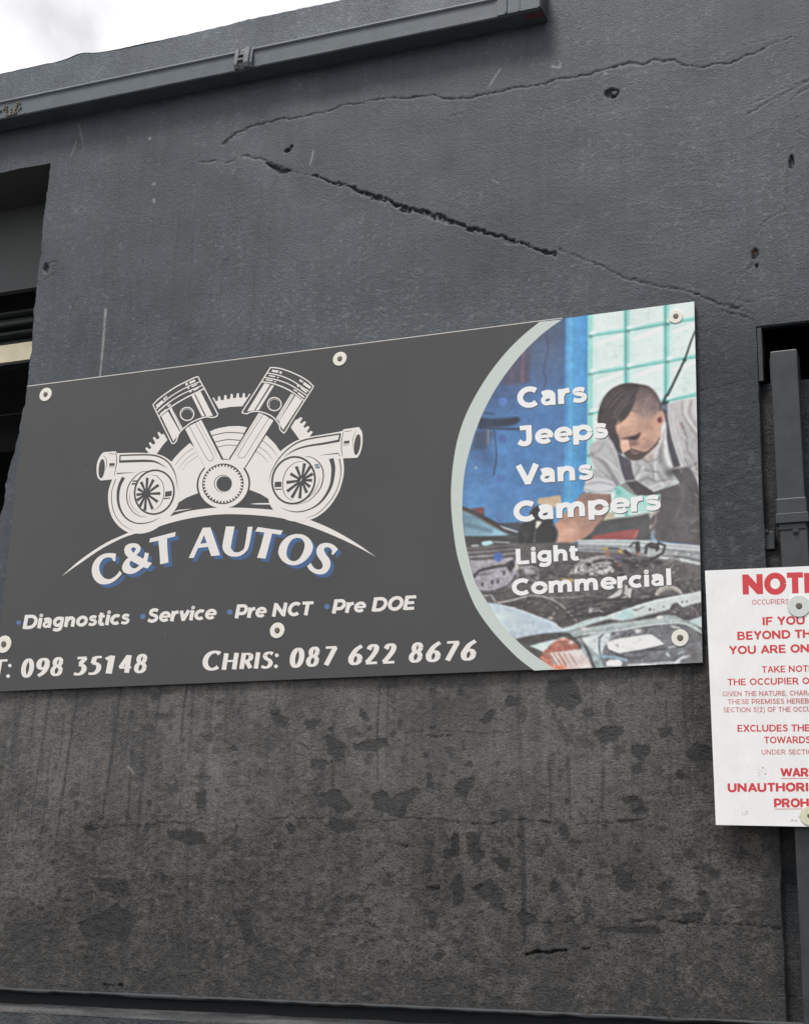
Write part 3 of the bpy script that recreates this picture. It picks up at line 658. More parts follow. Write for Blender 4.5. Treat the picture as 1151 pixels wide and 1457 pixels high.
# crusted bracket at the left
cx_ = PX(22, 145, YC)[0]; b_ = MB()
for k in range(34):
    a = cx_ + random.gauss(-.005, .035); z = zb_ + random.uniform(0, .055); s = random.uniform(.003, .009)
    b_.box((a, YC - random.uniform(.003, .008), z), (a + s, YC - .001, z + s * random.uniform(.6, 1.6)))
b_.build('corroded_bracket', M_screw, ch)['kind'] = 'stuff'

# ------------------------------------------------------------------ downpipe
YP = -.038
dp = empty('downpipe', (-.42, 0, 0), 'square black downpipe dropping out of the hole right of the signboard, behind the notice', 'downpipe')
xl = PX(1109.7, 800, YP)[0]; xr = PX(1135, 520, YP)[0]; xl = min(xl, PX(1093.8, 505, YP)[0] + .004)
zt_p = PX(1110, 498, YP)[2]; zs_ = PX(1120, 709, YP)[2]; zsb = PX(1120, 745, YP)[2]
b_ = MB(); b_.box((xl, YP, zsb - .02), (xr, .04, zt_p)); b_.build('pipe_shaft', M_pipe, dp, bevel=.004)
b_ = MB(); b_.box((xl + .003, YP + .004, 0), (xr + .002, .04, zsb - .005)); b_.build('lower_shaft', M_pipe, dp, bevel=.004)
b_ = MB(); b_.box((xl - .003, YP - .004, zsb - .002), (xr + .004, .041, zs_)); b_.build('pipe_socket', M_pipe, dp, bevel=.003)
b_ = MB(); b_.box((xl - .006, -.005, zt_p - .10), (xl - .001, .05, zt_p - .01)); b_.build('back_tube', M_pipe_side, dp, bevel=.003)
b_ = MB(); h_ = .030
b_.box((xl - .006, YP - .009, zsb), (xr + .008, YP - .0045, zsb + h_))
V_ = [(xl - .006, YP - .009, zsb + h_), (xl - .006, YP - .009, zsb), (xl - .020, YR - .010, zsb - .055), (xl - .020, YR - .010, zsb - .002)]
b_.add(V_, [(3, 2, 1, 0)])
V_ = [(v[0] + .001, v[1] + .004, v[2]) for v in V_]; b_.add(V_, [(0, 1, 2, 3)])
b_.box((xl - .060, YR - .013, zsb - .060), (xl - .019, YR - .008, zsb - .004)); b_.box((xl - .006, YP - .0045, zsb + .002), (xl - .003, YR - .01, zsb + h_))
b_.box((xr + .004, YP - .0045, zsb + .002), (xr + .008, YR - .005, zsb + h_))
br = b_.build('pipe_bracket', M_pipe, dp, bevel=.0015)
b_ = MB(); x_, _, z_ = PX(1090.5, 756.5, YR - .013); b_.disc((x_, z_), .007, YR - .019, YR - .013, 12, bevel=.002); b_.build('bolt', M_pipe, br)
b_ = MB(); x_, _, z_ = PX(1132, 756, YP); b_.disc((x_, z_), .0105, YP - .001, YP + .005, 18, bevel=.002); b_.disc((x_, z_), .0055, YP - .008, YP, 6, bevel=.001); b_.build('bolt', M_pipe, dp)

# ------------------------------------------------------------------ garage signboard
YS = -.018; TH = .004
sign = empty('garage_signboard', (-2, -.016, 2.4), 'wide charcoal C&T AUTOS signboard with white engine emblem and mechanic picture on the wall', 'signboard')
S_TL, S_TR, S_BR = (39, 549.3), (988, 428), (1000, 943.3)
def on(p, Y): x, _, z = PX(p[0], p[1], Y); return (x, z)
tr_, br_ = on(S_TR, YS), on(S_BR, YS); tl_ = on(S_TL, YS)
e_ = (tl_[0] - tr_[0], tl_[1] - tr_[1])
bl_ = (br_[0] + e_[0], br_[1] + e_[1] + .0)
p0 = on((0, 984), YS); bl_ = (bl_[0], br_[1] + (p0[1] - br_[1]) * (bl_[0] - br_[0]) / (p0[0] - br_[0]))
b_ = MB(); q = [tl_, tr_, br_, bl_]
b_.add([(x, YS, z) for x, z in q] + [(x, YS + TH, z) for x, z in q], [(0,3,2,1), (4,5,6,7), (0,1,5,4), (1,2,6,5), (2,3,7,6), (3,0,4,7)])
panel = b_.build('panel', M_dark, sign)
tp = Print(YS, .0001); tp.stroke([S_TL, (300, 515.6), (600, 477.6), (800, 452.2)], 1.1, sm=False); tp.build('edge_trim', M_trim, panel)
# bowed edges of the printed picture: mint arc from two traced sides
arcR = smooth([(799,454.5),(775,472),(752,493),(730,518),(709,547),(692,577),(678,609),(668,641),(661,672),(658,705),(658,735),(661,765),(667,795),(676,828),(690,852),(708,880),(728,904),(754,928),(790,952.6)], 8)
arcL = smooth([(768,457.5),(744,477),(720,501),(697,530),(678,560),(662,592),(651,625),(645,658),(642,690),(642,722),(645,755),(650,788),(659,820),(670,850),(682,873),(702,900),(724,924),(741,940),(760,954.4)], 8)
# ---- the printed photograph, painted into a dense colour grid
SS = 2; X0, Y0, PW, PH = 636, 422, 372, 540
CAN = np.zeros((PH * SS, PW * SS, 3)); CAN[:] = (72, 125, 182)
gy, gx = np.mgrid[0:PH * SS, 0:PW * SS]; gx = X0 + (gx + .5) / SS; gy = Y0 + (gy + .5) / SS
def region(pts, pad):
    p = np.array([q[:2] for q in pts]); a = ((p.min(0) - pad - (X0, Y0)) * SS).astype(int); b2 = ((p.max(0) + pad - (X0, Y0)) * SS).astype(int) + 1
    a = np.maximum(a, 0); b2 = np.minimum(b2, (PW * SS, PH * SS))
    return (slice(a[1], b2[1]), slice(a[0], b2[0])) if (b2 > a).all() else None
def box_blur(m_, r):
    r = int(r)
    if r < 1: return m_
    k = 2 * r + 1
    for _ in range(2):
        for ax in (0, 1):
            pad = [(r + 1, r), (0, 0)] if ax == 0 else [(0, 0), (r + 1, r)]
            c_ = np.cumsum(np.pad(m_, pad, mode='edge'), ax)
            m_ = (np.take(c_, range(k, c_.shape[ax]), ax) - np.take(c_, range(0, c_.shape[ax] - k), ax)) / k
    return m_
def blend(rg_, m_, c):
    CAN[rg_] = CAN[rg_] * (1 - m_[..., None]) + np.asarray(c, float) * m_[..., None]
def pg(pts, c, soft=.6, a=1.0, sm=True, c2=None, axis=None):
    """filled shape, optional two-colour gradient along axis ((x0,y0),(x1,y1))"""
    P = smooth(pts, 4, True) if sm and len(pts) > 3 else list(pts)
    rg_ = region(P, soft * 3 + 1)
    if rg_ is None: return
    u = gx[rg_]; v = gy[rg_]; ins = np.zeros(u.shape, bool); n = len(P)
    for i in range(n):
        ax_, ay = P[i]; bx, by = P[(i + 1) % n]
        if ay == by: continue
        ins ^= ((ay > v) != (by > v)) & (u < (bx - ax_) * (v - ay) / (by - ay) + ax_)
    m_ = box_blur(ins.astype(float), soft * SS) * a
    col_ = np.array(c, float)
    if c2 is not None:
        (ax_, ay), (bx, by) = axis; t = np.clip(((u - ax_) * (bx - ax_) + (v - ay) * (by - ay)) / ((bx - ax_) ** 2 + (by - ay) ** 2), 0, 1)[..., None]
        col_ = col_ * (1 - t) + np.array(c2, float) * t
    blend(rg_, m_, col_)
def ln(pts, w, c, soft=.4, a=1.0, sm=True):
    if sm and len(pts) > 2:
        if np.isscalar(w): P = smooth(pts, 4); Wd = [w] * len(P)
        else:
            q = smooth([(p[0], p[1], k) for p, k in zip(pts, w)], 4); P = [(x_, y_) for x_, y_, z_ in q]; Wd = [z_ for x_, y_, z_ in q]
    else: P = pts; Wd = [w] * len(P) if np.isscalar(w) else w
    rg_ = region(P, max(Wd) / 2 + soft * 2 + 2)
    if rg_ is None: return
    u = gx[rg_]; v = gy[rg_]; m_ = np.zeros(u.shape)
    for i in range(len(P) - 1):
        (x0, y0), (x1, y1) = P[i], P[i + 1]; L2 = (x1-x0)**2 + (y1-y0)**2 + 1e-9
        t = np.clip(((u-x0)*(x1-x0) + (v-y0)*(y1-y0)) / L2, 0, 1); d = np.hypot(u-x0-t*(x1-x0), v-y0-t*(y1-y0)); w_ = Wd[i] + t * (Wd[i+1]-Wd[i])
        m_ = np.maximum(m_, 1 - sst(d, w_ / 2 - soft * .5 - .1, w_ / 2 + soft * .5 + .35))
    blend(rg_, m_ * a, c)
def bl(x, y, rx, ry, c, a=1.0):
    rg_ = region([(x - 2.4*rx, y - 2.4*ry), (x + 2.4*rx, y + 2.4*ry)], 0)
    if rg_ is None: return
    blend(rg_, np.exp(-((gx[rg_]-x)/rx)**2 - ((gy[rg_]-y)/ry)**2) * a, c)
def pe(cx_, cy_, rx, ry, c, soft=.5, a=1.0, tilt=0): pg(ell(cx_, cy_, rx, ry, n=18, tilt=tilt), c, soft, a, sm=False)
G8 = crop(830, 425, 6.771); G7 = crop(640, 440, 5.232); M1 = crop(830, 520, 6.771); M2 = crop(830, 620, 6.771)
E3 = crop(640, 680, 7.194); E4 = crop(780, 740, 5.116); E5 = crop(680, 830, 6.394); E6 = crop(830, 830, 6.577)
# blue workshop cupboards
pg([(640,420),(810,420),(806,560),(640,560)], (72,88,120), 14, .9, c2=(70,112,172), axis=((720,470),(720,600)))
pg([(640,560),(806,560),(806,770),(640,770)], (72,124,186), 10, 1, c2=(84,146,204), axis=((740,600),(740,760)))
bl(770,490,42,34,(88,98,120),.45); bl(700,560,40,30,(60,78,120),.6); bl(805,500,10,60,(66,104,160),.5); bl(745,640,40,30,(72,136,206),.6); bl(720,690,50,26,(70,120,190),.5)
pg(G7([(545,290),(602,290),(592,540),(480,560),(385,560),(440,420)]), (86,74,92), 2.2, .8); ln(G7([(545,300),(540,530)]), 5, (122,92,112), 1.6, .8)
ln(G7([(715,190),(732,290),(712,380),(698,470),(716,510),(698,600)]), .9, (44,52,84), .6, .75)
pg(G7([(215,800),(330,815),(505,800),(528,822),(470,862),(300,880),(210,890)]), (44,54,76), 1.2, .9); ln(G7([(250,772),(322,775)]), 1.6, (50,58,84), .8, .8); ln(G7([(220,885),(530,892)]), 2.6, (48,60,84), .8, .85)
pg(G7([(190,900),(322,900),(300,980),(262,1040),(170,1046)]), (66,76,96), 2.4, .8); ln(G7([(286,905),(284,1000)]), 3.4, (150,148,152), 1, .75)
ln([(703,612),(706,640),(706,655),(702,676)], 1.3, (42,56,78), .6, .85); bl(690,650,14,20,(58,84,130),.6)
bl(716,560,3,9,(60,70,110),.7); bl(661,668,6,20,(76,116,176),.7); pe(677,665.5,1.3,1.6,(190,205,225),.6)
for (a, b_1, r_, c_) in [(715.9,571.4,6.3,(82,122,196)),(714.6,624.5,6.0,(72,110,180)),(712.3,680.4,6.0,(76,114,184)),(710.7,735.6,7,(90,128,192))]:
    pe(a, b_1, r_, r_ + .4, c_, .5)
for k in range(60): bl(random.uniform(650,830), random.uniform(460,750), random.uniform(2,9), random.uniform(6,24), random.choice([(60,96,160),(96,150,210),(76,110,160)]), .13)
# bright blue post
pg([(805,440),(838,440),(836,640),(834,790),(800,790),(803,640)], (76,166,226), 1.0, 1, sm=False, c2=(66,146,212), axis=((806,0),(838,0)))
ln([(812,440),(810,640),(808,780)], 6, (98,186,236), 2.5, .5); ln([(837,440),(836,640),(832,760)], 1.4, (56,116,176), .7, .7); bl(818,745,16,30,(86,190,236),.7); bl(806,600,4,90,(66,130,200),.5)
# glass bricks
pg([(837.5,424),(1010,424),(1010,770),(832,770),(836,600)], (196,232,226), .8, sm=False)
def brick(q):
    pg(q, (206,234,230), 1.4, sm=False)
    (x0,y0),(x1,y1),(x2,y2),(x3,y3) = q
    ln([(x0+2,y0+2),(x3+2,y3-1)], 7, (132,216,208), 2.5, .8); ln([(x3+1,y3-2),(x2-1,y2-2)], 4.5, (140,222,214), 1.4, .85); ln([(x1-1.5,y1+1),(x2-1.5,y2-1)], 3, (150,222,216), 1.2, .75)
    ix, iy = (x1-x0)*.22, (y3-y0)*.16
    pg([(x0+ix,y0+iy),(x1-5,y1+4),(x2-5,y2-6),(x3+ix,y3-6)], (222,238,234), 2.2, .95)
    ln([(x0+ix,y0+iy+2),(x1-6,y1+6)], 4.5, (240,248,246), 1.6, .8); ln([(x3+4,y3-5),(x3+10,y3-6.5)], 4, (240,250,248), 1.2, .9); ln([(x3+8,y3-6),(x2-6,y2-6)], 2, (226,244,240), 1.2, .6)
    for k in range(12): bl(random.uniform(x0+ix,x1-6), random.uniform(y0+iy,y3-8), random.uniform(1.5,4), random.uniform(1,3.5), random.choice([(176,208,200),(236,244,240),(190,218,210)]), .38)
vx = [837.5, 890, 946.5, 1003]; rows = [[440,432,424,417],[478.5,471,461,452],[532.5,524.5,515,506],[589,582,571,560],[648,640,630,620],[700,694,686,676],[770,760,750,740]]
rows[0] = [428,420,412,405]
for r_ in range(6):
    for c_ in range(3):
        brick([(vx[c_], rows[r_][c_]), (vx[c_+1], rows[r_][c_+1]), (vx[c_+1], rows[r_+1][c_+1]), (vx[c_], rows[r_+1][c_])])
for r_ in range(1, 6):
    ln([(vx[0], rows[r_][0]), (vx[1], rows[r_][1])], 1.8, (112,192,184), 1.0); ln([(vx[1], rows[r_][1]), (vx[2], rows[r_][2])], 1.8, (104,184,176), 1.0); ln([(vx[2], rows[r_][2]), (vx[3], rows[r_][3])], 1.8, (112,192,184), 1.0)
    for c_ in (0, 1, 2): bl(vx[c_] + 2, rows[r_][c_], 3.6, 1.8, (86,132,134), .85)
for c_ in (1, 2): ln([(vx[c_], 424), (vx[c_] + 1.6, 770)], 2.2, (122,198,190), 1.2, .8); ln([(vx[c_], 424), (vx[c_] + 1.6, 770)], 1.0, (84,150,150), .5, .8)
ln(G8([(1083,298),(1040,400),(985,560),(950,640),(820,910)]) + M1([(800,285),(768,350),(745,382)]), [1.5,2,2.2,2.6,2.8,3,2.4,2], (52,66,66), .5); pe(974,512,2.4,2.6,(44,56,56),.5)
pg(M1([(740,385),(770,345),(825,345),(800,372)]), (50,58,62), .6)
# grey-white shirt
SH = (188,186,186)
pg(M1([(800,385),(860,350),(1000,325),(1110,305),(1118,1083),(700,1083),(720,820),(750,690),(790,560)]), SH, .8, c2=(206,206,206), axis=((960,600),(990,570)))
pg(M2([(62,190),(60,120),(100,60),(200,22),(255,10),(330,180),(480,230),(560,200),(640,130),(720,70),(800,0),(1112,0),(1112,470),(1040,340),(980,290),(860,340),(915,455),(800,495),(660,535),(500,440),(400,440),(330,470),(285,540),(180,556),(0,530),(22,430),(95,390),(100,310)]), (186,186,188), .8)
pg(M2([(20,440),(120,400),(290,440),(300,490),(270,545),(180,556),(0,530)]), (206,208,212), .8); ln(M2([(0,512),(130,540),(270,530)]), 1.0, (150,152,158), .5)
for q, w_, c_ in [(M2([(90,180),(200,260),(290,400),(330,470)]), 4, (128,126,132)), (M2([(100,330),(200,370),(290,430)]), 2, (140,140,146)), (M2([(110,190),(210,230),(330,330)]), 2.4, (214,214,218)), (M2([(70,230),(120,330),(200,380)]), 1.6, (226,226,230)),
                  (M2([(200,60),(150,140),(80,170)]), 2, (150,150,154)), (M2([(230,80),(300,200),(330,300)]), 3, (160,160,164)), (M2([(20,470),(150,450),(280,470)]), 1.6, (150,150,156)),
                  (M2([(500,240),(540,300),(500,400)]), 2, (150,148,150)), (M2([(600,180),(640,240),(580,300),(520,410)]), 3, (222,220,220)), (M2([(560,210),(660,300),(680,420)]), 2, (142,140,142)), (M2([(700,150),(690,300),(700,420),(770,470)]), 3, (226,226,226)),
                  (M2([(520,400),(600,350),(660,340)]), 3, (208,208,208)), (M2([(540,440),(620,400),(690,440),(800,430)]), 2.6, (138,136,138)), (M2([(740,80),(760,250),(840,420)]), 5, (150,148,150)), (M2([(800,60),(800,200),(850,300)]), 3, (232,232,232)),
                  (M2([(640,500),(760,450),(880,440)]), 2, (214,214,214)), (M2([(600,330),(720,350),(780,440)]), 2, (128,126,130)), (M2([(850,20),(900,200),(950,290)]), 2, (214,212,212)),
                  (M1([(950,340),(960,480),(1040,600),(1105,690)]), 2.4, (158,155,155)), (M1([(1040,340),(1020,450),(1060,540),(1108,600)]), 2, (150,148,150)), (M1([(1000,350),(985,450),(1040,560),(1100,640)]), 2.2, (226,226,226)), (M1([(1085,340),(1070,430),(1108,520)]), 2.2, (222,222,222)),
                  (M1([(950,560),(990,680),(1000,800),(1040,880)]), 2.2, (140,130,130)), (M1([(900,520),(930,640),(1000,720)]), 2, (208,206,206)), (M1([(940,560),(960,600)]), 2.6, (150,120,112)), (M1([(860,450),(880,600),(930,780),(960,900)]), 2.2, (214,212,212)),
                  (M1([(1000,820),(1060,900),(1100,1000)]), 3, (168,160,156)), (M1([(980,900),(1030,1000),(1100,1060)]), 1.4, (130,122,120)), (M1([(760,640),(740,800),(740,940)]), 3, (140,140,146)), (M1([(800,640),(790,800),(830,960)]), 3, (228,228,228)),
                  (M1([(770,560),(730,760),(690,860)]), 2.2, (226,226,228)), (M1([(600,880),(700,830),(760,700)]), 2.4, (208,206,206)), (M1([(620,930),(720,900)]), 1.6, (140,138,140))]:
    ln(q, w_ * 1.25, c_, 3.2, .62)
for k in range(50): bl(random.uniform(905,992), random.uniform(600,690), random.uniform(.8,2.6), random.uniform(.8,4), random.choice([(150,146,146),(216,214,214),(168,160,156)]), .4)
for k in range(14): bl(random.uniform(975,992), random.uniform(655,672), .8, .8, (104,90,84), .8)
pg(M1([(740,420),(775,405),(800,440),(812,560),(770,640),(735,760),(660,850),(600,890),(700,770),(750,640),(785,540)]), (216,216,216), .7)
# teal light under the arm, beam, red box
pg(M2([(345,480),(380,490),(500,575),(760,555),(735,680),(700,725),(400,745),(290,760),(250,700),(290,600)]), (160,220,208), .8); bl(880,700,6,5,(110,200,186),.8); bl(905,722,12,6,(206,236,226),.6); bl(886,716,8,4,(130,205,195),.6)
pg(M2([(200,720),(300,745),(295,805),(150,840)]), (196,184,154), .7)
pg(M2([(300,800),(640,735),(660,1010),(-60,1010),(60,930),(160,830)]), (88,88,88), .7); ln(M2([(300,790),(480,775),(640,740)]), 1.6, (166,176,172), .5)
pg(M2([(90,965),(400,912),(545,898),(500,1000),(80,998)]), (164,84,84), .8); ln(M2([(515,925),(490,985)]), 1, (196,160,150), .5); bl(895,762,10,3,(180,100,96),.5)
# dungarees
OV = (98,92,94)
pg(M2([(400,445),(500,428),(640,522),(660,545),(930,458),(860,350),(850,330),(990,292),(1045,345),(1100,460),(1135,700),(1135,1050),(700,1012),(640,890),(650,790),(725,720),(740,640),(745,560),(640,575),(500,570)]), OV, .7)
pg(M2([(400,450),(500,430),(650,525),(700,560),(520,575),(450,520)]), (84,80,80), .7); pg(M2([(340,470),(405,450),(520,575),(480,570),(380,500)]), (150,152,150), .8)
pg(M2([(320,130),(345,170),(455,240),(470,330),(497,425),(405,437),(370,340),(345,240)]), (86,82,92), .6); ln(M2([(400,440),(495,430)]), 1.4, (178,176,176), .5)
pg(M1([(742,388),(805,372),(812,500),(835,640),(880,800),(935,968),(870,985),(840,880),(805,720),(798,560)]), (84,84,92), .7); pg(M1([(745,390),(800,375),(805,430),(760,420)]), (106,116,132), .8)
ln(M2([(862,312),(940,305),(985,300)]), 1.6, (166,164,164), .5); ln(M2([(930,310),(945,352)]), 1.2, (150,150,150), .5); bl(955,672,9,6,(74,72,74),.7)
for q, w_, c_ in [(M2([(930,470),(960,600),(900,760)]), 5, (112,106,106)), (M2([(1040,545),(1090,580),(1118,610)]), 1.2, (156,156,156)), (M2([(1030,660),(1070,690)]), 1.4, (150,150,150)), (M2([(1040,835),(1120,780)]), 1.4, (146,146,148)), (M2([(1040,915),(1118,912)]), 1.2, (160,160,162)),
                  (M2([(1000,460),(1060,600),(1040,760)]), 4, (86,80,84)), (M2([(760,600),(880,620),(1000,600)]), 2, (82,78,80)), (M2([(700,760),(690,840),(660,880)]), 2.2, (150,140,130)), (M2([(640,765),(720,725)]), 4, (160,152,142)), (M2([(650,860),(642,890)]), 2, (176,174,170)), (M2([(760,850),(900,890),(1100,860)]), 2.2, (86,80,82))]:
    ln(q, w_, c_, 1.0, .75)
bl(929,766,4,5,(110,134,160),.9); bl(930,757,2.5,4,(150,172,186),.7)
for k in range(60): bl(random.uniform(938,996), random.uniform(690,772), random.uniform(2,7), random.uniform(2,8), random.choice([(84,78,80),(110,104,104)]), .3)
# forearm and black glove
pg([(829,701),(868,703),(868,720),(860,735),(849,750),(834,764),(820,771),(806,774),(787,772.5),(793,762),(788,748),(797,738),(810,722)], (204,152,128), .8, c2=(150,118,108), axis=((815,765),(850,712)))
bl(812,757,14,8,(228,178,152),.85); bl(800,750,8,5,(214,150,128),.7); bl(846,712,12,6,(140,108,100),.7); ln([(868,704),(868,718),(858,738),(846,752)], 2.4, (112,84,78), 1.2, .7); ln([(832,702),(822,716),(806,730)], 2, (168,136,122), 1.2, .6)
pg(E3([(900,225),(930,205),(1135,175),(1150,300),(1050,300),(900,265)]), (198,176,148), .9)
pg(E3([(690,520),(740,462),(810,440),(815,370),(850,310),(905,280),(960,310),(1050,320),(1055,440),(1108,560),(1085,640),(1050,672),(880,690),(680,700),(670,600)]), (54,54,55), .9)
pg(E3([(885,440),(945,448),(905,500),(876,525)]), (220,220,196), .5); ln(E3([(1050,470),(1098,545),(1090,640)]), 2.4, (86,92,100), .8); ln(E3([(880,530),(865,640)]), 1, (120,112,100), .5, .8); pe(E3([(865,645)])[0][0], E3([(865,645)])[0][1], 1.2, 1.2, (170,160,140)); bl(748,759,4,8,(74,76,80),.8); ln(E3([(740,490),(735,560),(790,620)]), .9, (100,100,100), .5, .6)
# head
pg(M1([(135,545),(148,440),(188,330),(255,240),(340,190),(430,170),(520,176),(620,203),(690,268),(737,360),(750,440),(740,600),(640,760),(420,800),(300,700),(240,640),(180,570)]), (96,80,80), .8)
pg(M1([(300,570),(400,520),(460,440),(520,450),(690,440),(745,430),(782,470),(782,530),(752,590),(745,690),(700,760),(640,815),(580,880),(520,905),(440,895),(390,850),(355,790),(335,700),(310,640)]), (204,158,134), .7)
bl(893,606,12,9,(222,174,144),.8); bl(915,622,10,9,(206,156,132),.6); bl(910,640,9,5,(176,134,122),.6); bl(925,633,9,8,(190,144,126),.7); bl(936,612,4,14,(214,170,146),.8)
bl(923,606,8,6,(198,150,130),.8); bl(880,612,6,5,(214,162,134),.6)
# faded side and top hair
pg(M1([(455,450),(500,330),(520,200),(620,205),(690,270),(735,360),(748,435),(705,450),(690,500),(640,520),(580,500),(520,455),(490,440)]), (108,88,90), 2.4, 1, c2=(182,148,134), axis=((922,556),(915,594)))
bl(921,570,9,9,(150,124,126),.7); bl(915,590,8,6,(172,142,134),.8); bl(931,577,5,8,(122,102,104),.7); bl(905,555,5,6,(128,100,102),.8)
pg(M1([(135,545),(148,440),(188,330),(255,240),(340,190),(430,170),(520,178),(545,195),(520,270),(490,350),(455,430),(400,515),(345,560),(300,578),(240,585),(180,570)]), (72,60,61), .7)
pg(M1([(205,560),(310,575),(318,640),(345,700),(358,790),(388,860),(330,835),(280,740),(240,680),(232,610)]), (78,66,66), 1.0)
for k in range(40):
    t = random.random(); a0_ = (300 + 190 * t + random.uniform(-14, 14), 205 + 120 * t * t + random.uniform(-12, 12)); 
    ln(M1([a0_, (a0_[0] - 80 - 40 * t, a0_[1] + 70 + 30 * t), (a0_[0] - 170 - 10 * t, a0_[1] + 200 - 10 * t)]), random.uniform(.4, .9), random.choice([(112,98,98),(96,82,82),(52,44,46),(50,42,44),(128,112,110)]), .4, .6)
ln(M1([(520,182),(470,300),(400,440),(330,520)]), 2.4, (60,50,50), 1.2, .6)
for k in range(90): bl(random.uniform(905,938), random.uniform(552,592), .7, .9, random.choice([(96,78,80),(178,152,146)]), .35)
ln(M1([(540,190),(620,205),(690,270),(735,360),(745,430)]), 2.6, (92,76,78), 2.5, .8)
for k in range(70): 
    a = random.uniform(500, 720); b1 = random.uniform(210, 430); ln(M1([(a, b1), (a - 14, b1 + 26)]), .5, random.choice([(92,74,76),(160,134,128),(112,92,92)]), .6, .45)
for k in range(46):
    t = random.random(); x_ = 170 + 300 * t; y_ = 470 - 250 * math.sin(t * 1.5) + random.uniform(0, 120)
    ln(M1([(x_ + 60, y_ - 40), (x_, y_ + 20), (x_ - 30, y_ + 90)]), random.uniform(.4, 1.0), random.choice([(120,104,102),(92,76,76),(50,42,44),(44,36,38)]), .6, .5)
bl(893,600,6,4,(226,180,150),.5); bl(905,596,10,5,(220,176,150),.6); bl(880,605,3,8,(228,180,152),.6); bl(925,650,5,8,(176,136,122),.6); bl(912,650,6,5,(150,116,106),.55); bl(902,632,6,4,(176,134,118),.6)
ln(M1([(430,600),(500,590),(560,600)]), 1.2, (184,138,118), 1.5, .5); ln(M1([(420,640),(500,625),(560,615)]), 1.0, (186,140,120), 1.5, .5); ln(M1([(560,690),(620,730),(650,770)]), 1.6, (180,136,120), 2, .6)
# ear
pg(M1([(700,490),(720,462),(762,465),(784,490),(780,535),(752,580),(720,588),(706,560)]), (206,150,132), .6); pe(*M1([(738,518)])[0], 4.0, 5.4, (150,92,88), .6); pe(*M1([(734,524)])[0], 1.8, 3.2, (96,56,58), .5); ln(M1([(712,500),(745,478),(770,510)]), 1, (222,172,152), .5)
# brow, eye, nose, moustache, beard
pg(M1([(358,704),(420,690),(480,676),(556,640),(540,690),(500,724),(430,716),(380,712)]), (88,64,60), .7, .95); bl(*M1([(490,745)])[0], 7, 5, (126,92,84), .8); bl(*M1([(480,700)])[0], 5, 2.4, (60,44,44), .9); ln(M1([(440,716),(530,722),(590,700)]), 1, (170,126,112), .5, .8)
pg(M1([(358,716),(440,712),(452,760),(462,800),(430,825),(388,850),(366,800)]), (224,174,152), .8); bl(*M1([(405,740)])[0], 4, 4, (236,192,170), .8); ln(M1([(444,716),(452,770),(466,806)]), 1.6, (124,88,80), .8, .8)
pg(M1([(385,850),(430,822),(470,822),(540,822),(600,832),(670,790),(722,735),(712,760),(640,830),(560,898),(490,915),(430,898)]), (84,68,68), .8, .92); bl(*M1([(500,846)])[0], 4.6, 1.8, (160,116,112), .95); ln(M1([(470,862),(540,860)]), .8, (60,46,48), .4, .8); ln(M1([(400,842),(465,806),(520,824)]), 1.8, (70,56,56), .7, .8)
bl(*M1([(600,780)])[0], 8, 6, (150,118,110), .55); bl(*M1([(640,760)])[0], 6, 6, (166,128,116), .5); ln(M1([(735,700),(680,780),(600,850)]), 1.6, (60,50,52), .8, .6)
# engine bay
pg(E3([(120,290),(300,400),(520,470),(700,520),(690,690),(1151,690),(1151,1151),(120,1151)]), (98,94,95), 1)
pg([(640,775),(790,772),(1010,775),(1010,965),(640,965)], (96,92,92), 1, sm=False)
pg(E3([(215,312),(350,300),(356,400),(270,360)]), (118,76,86), .8); pg(E3([(500,465),(730,452),(700,620),(600,560)]), (72,80,92), 1)
pg(E3([(120,325),(600,590),(150,606)]), (112,150,174), .7, c2=(140,186,206), axis=((660,735),(700,765))); ln(E3([(160,480),(420,540)]), 6, (96,126,150), 2.4, .6)
ln(E3([(120,300),(250,355),(430,450),(560,530),(690,585)]), [3,4.5,5,5,3], (74,73,76), .6); ln(E3([(520,492),(570,515),(690,552)]), [1,2,1.6], (196,200,202), .5); ln(E3([(150,345),(400,470),(600,585)]), 1, (150,160,166), .5, .6)
ln(E3([(160,602),(400,606),(680,590)]), 1.8, (70,72,72), .5); pg(E3([(150,615),(690,610),(690,660),(150,700)]), (74,72,73), .8); pg(E3([(325,655),(420,640),(450,668),(380,692),(330,690)]), (176,220,224), .5); ln(E3([(455,655),(560,660),(610,662)]), 1, (210,216,216), .4); ln(E3([(225,694),(290,692)]), 1.4, (206,220,220), .4)
for y_, w_, c_ in [(712,2,(116,110,112)),(730,2,(84,80,82)),(752,2.6,(128,122,124)),(775,2,(90,86,88)),(800,3.4,(150,146,148)),(824,4,(96,90,92))]: ln(E3([(175,y_+15),(400,y_),(680,y_-28)]), w_, c_, .7)
pg(E3([(205,842),(430,850),(640,810),(690,880),(710,1000),(620,1110),(430,1151),(300,1151),(230,980)]), (160,155,164), .8); pg(E3([(215,850),(640,815),(640,870),(250,905)]), (172,168,176), 1.2)
ln(E3([(250,1010),(290,960),(360,935),(470,912),(600,892)]), [4,3.4,3.2,3.4,4], (82,78,82), .6); ln(E3([(290,990),(380,985),(460,955)]), 1.6, (112,108,114), .5); pg(E3([(580,870),(650,830),(670,900),(620,970),(590,930)]), (74,70,72), .8)
for a, b1, r_ in [(555,975,2.4),(435,1066,2.2),(490,1060,2.2),(335,1090,2),(810,950,2.2)]: q = E3([(a, b1)])[0]; pe(q[0], q[1], r_ * .8, r_ * 1.5, (78,74,80), .5)
pe(708.5,792.2,6.8,7,(94,124,204),.5)
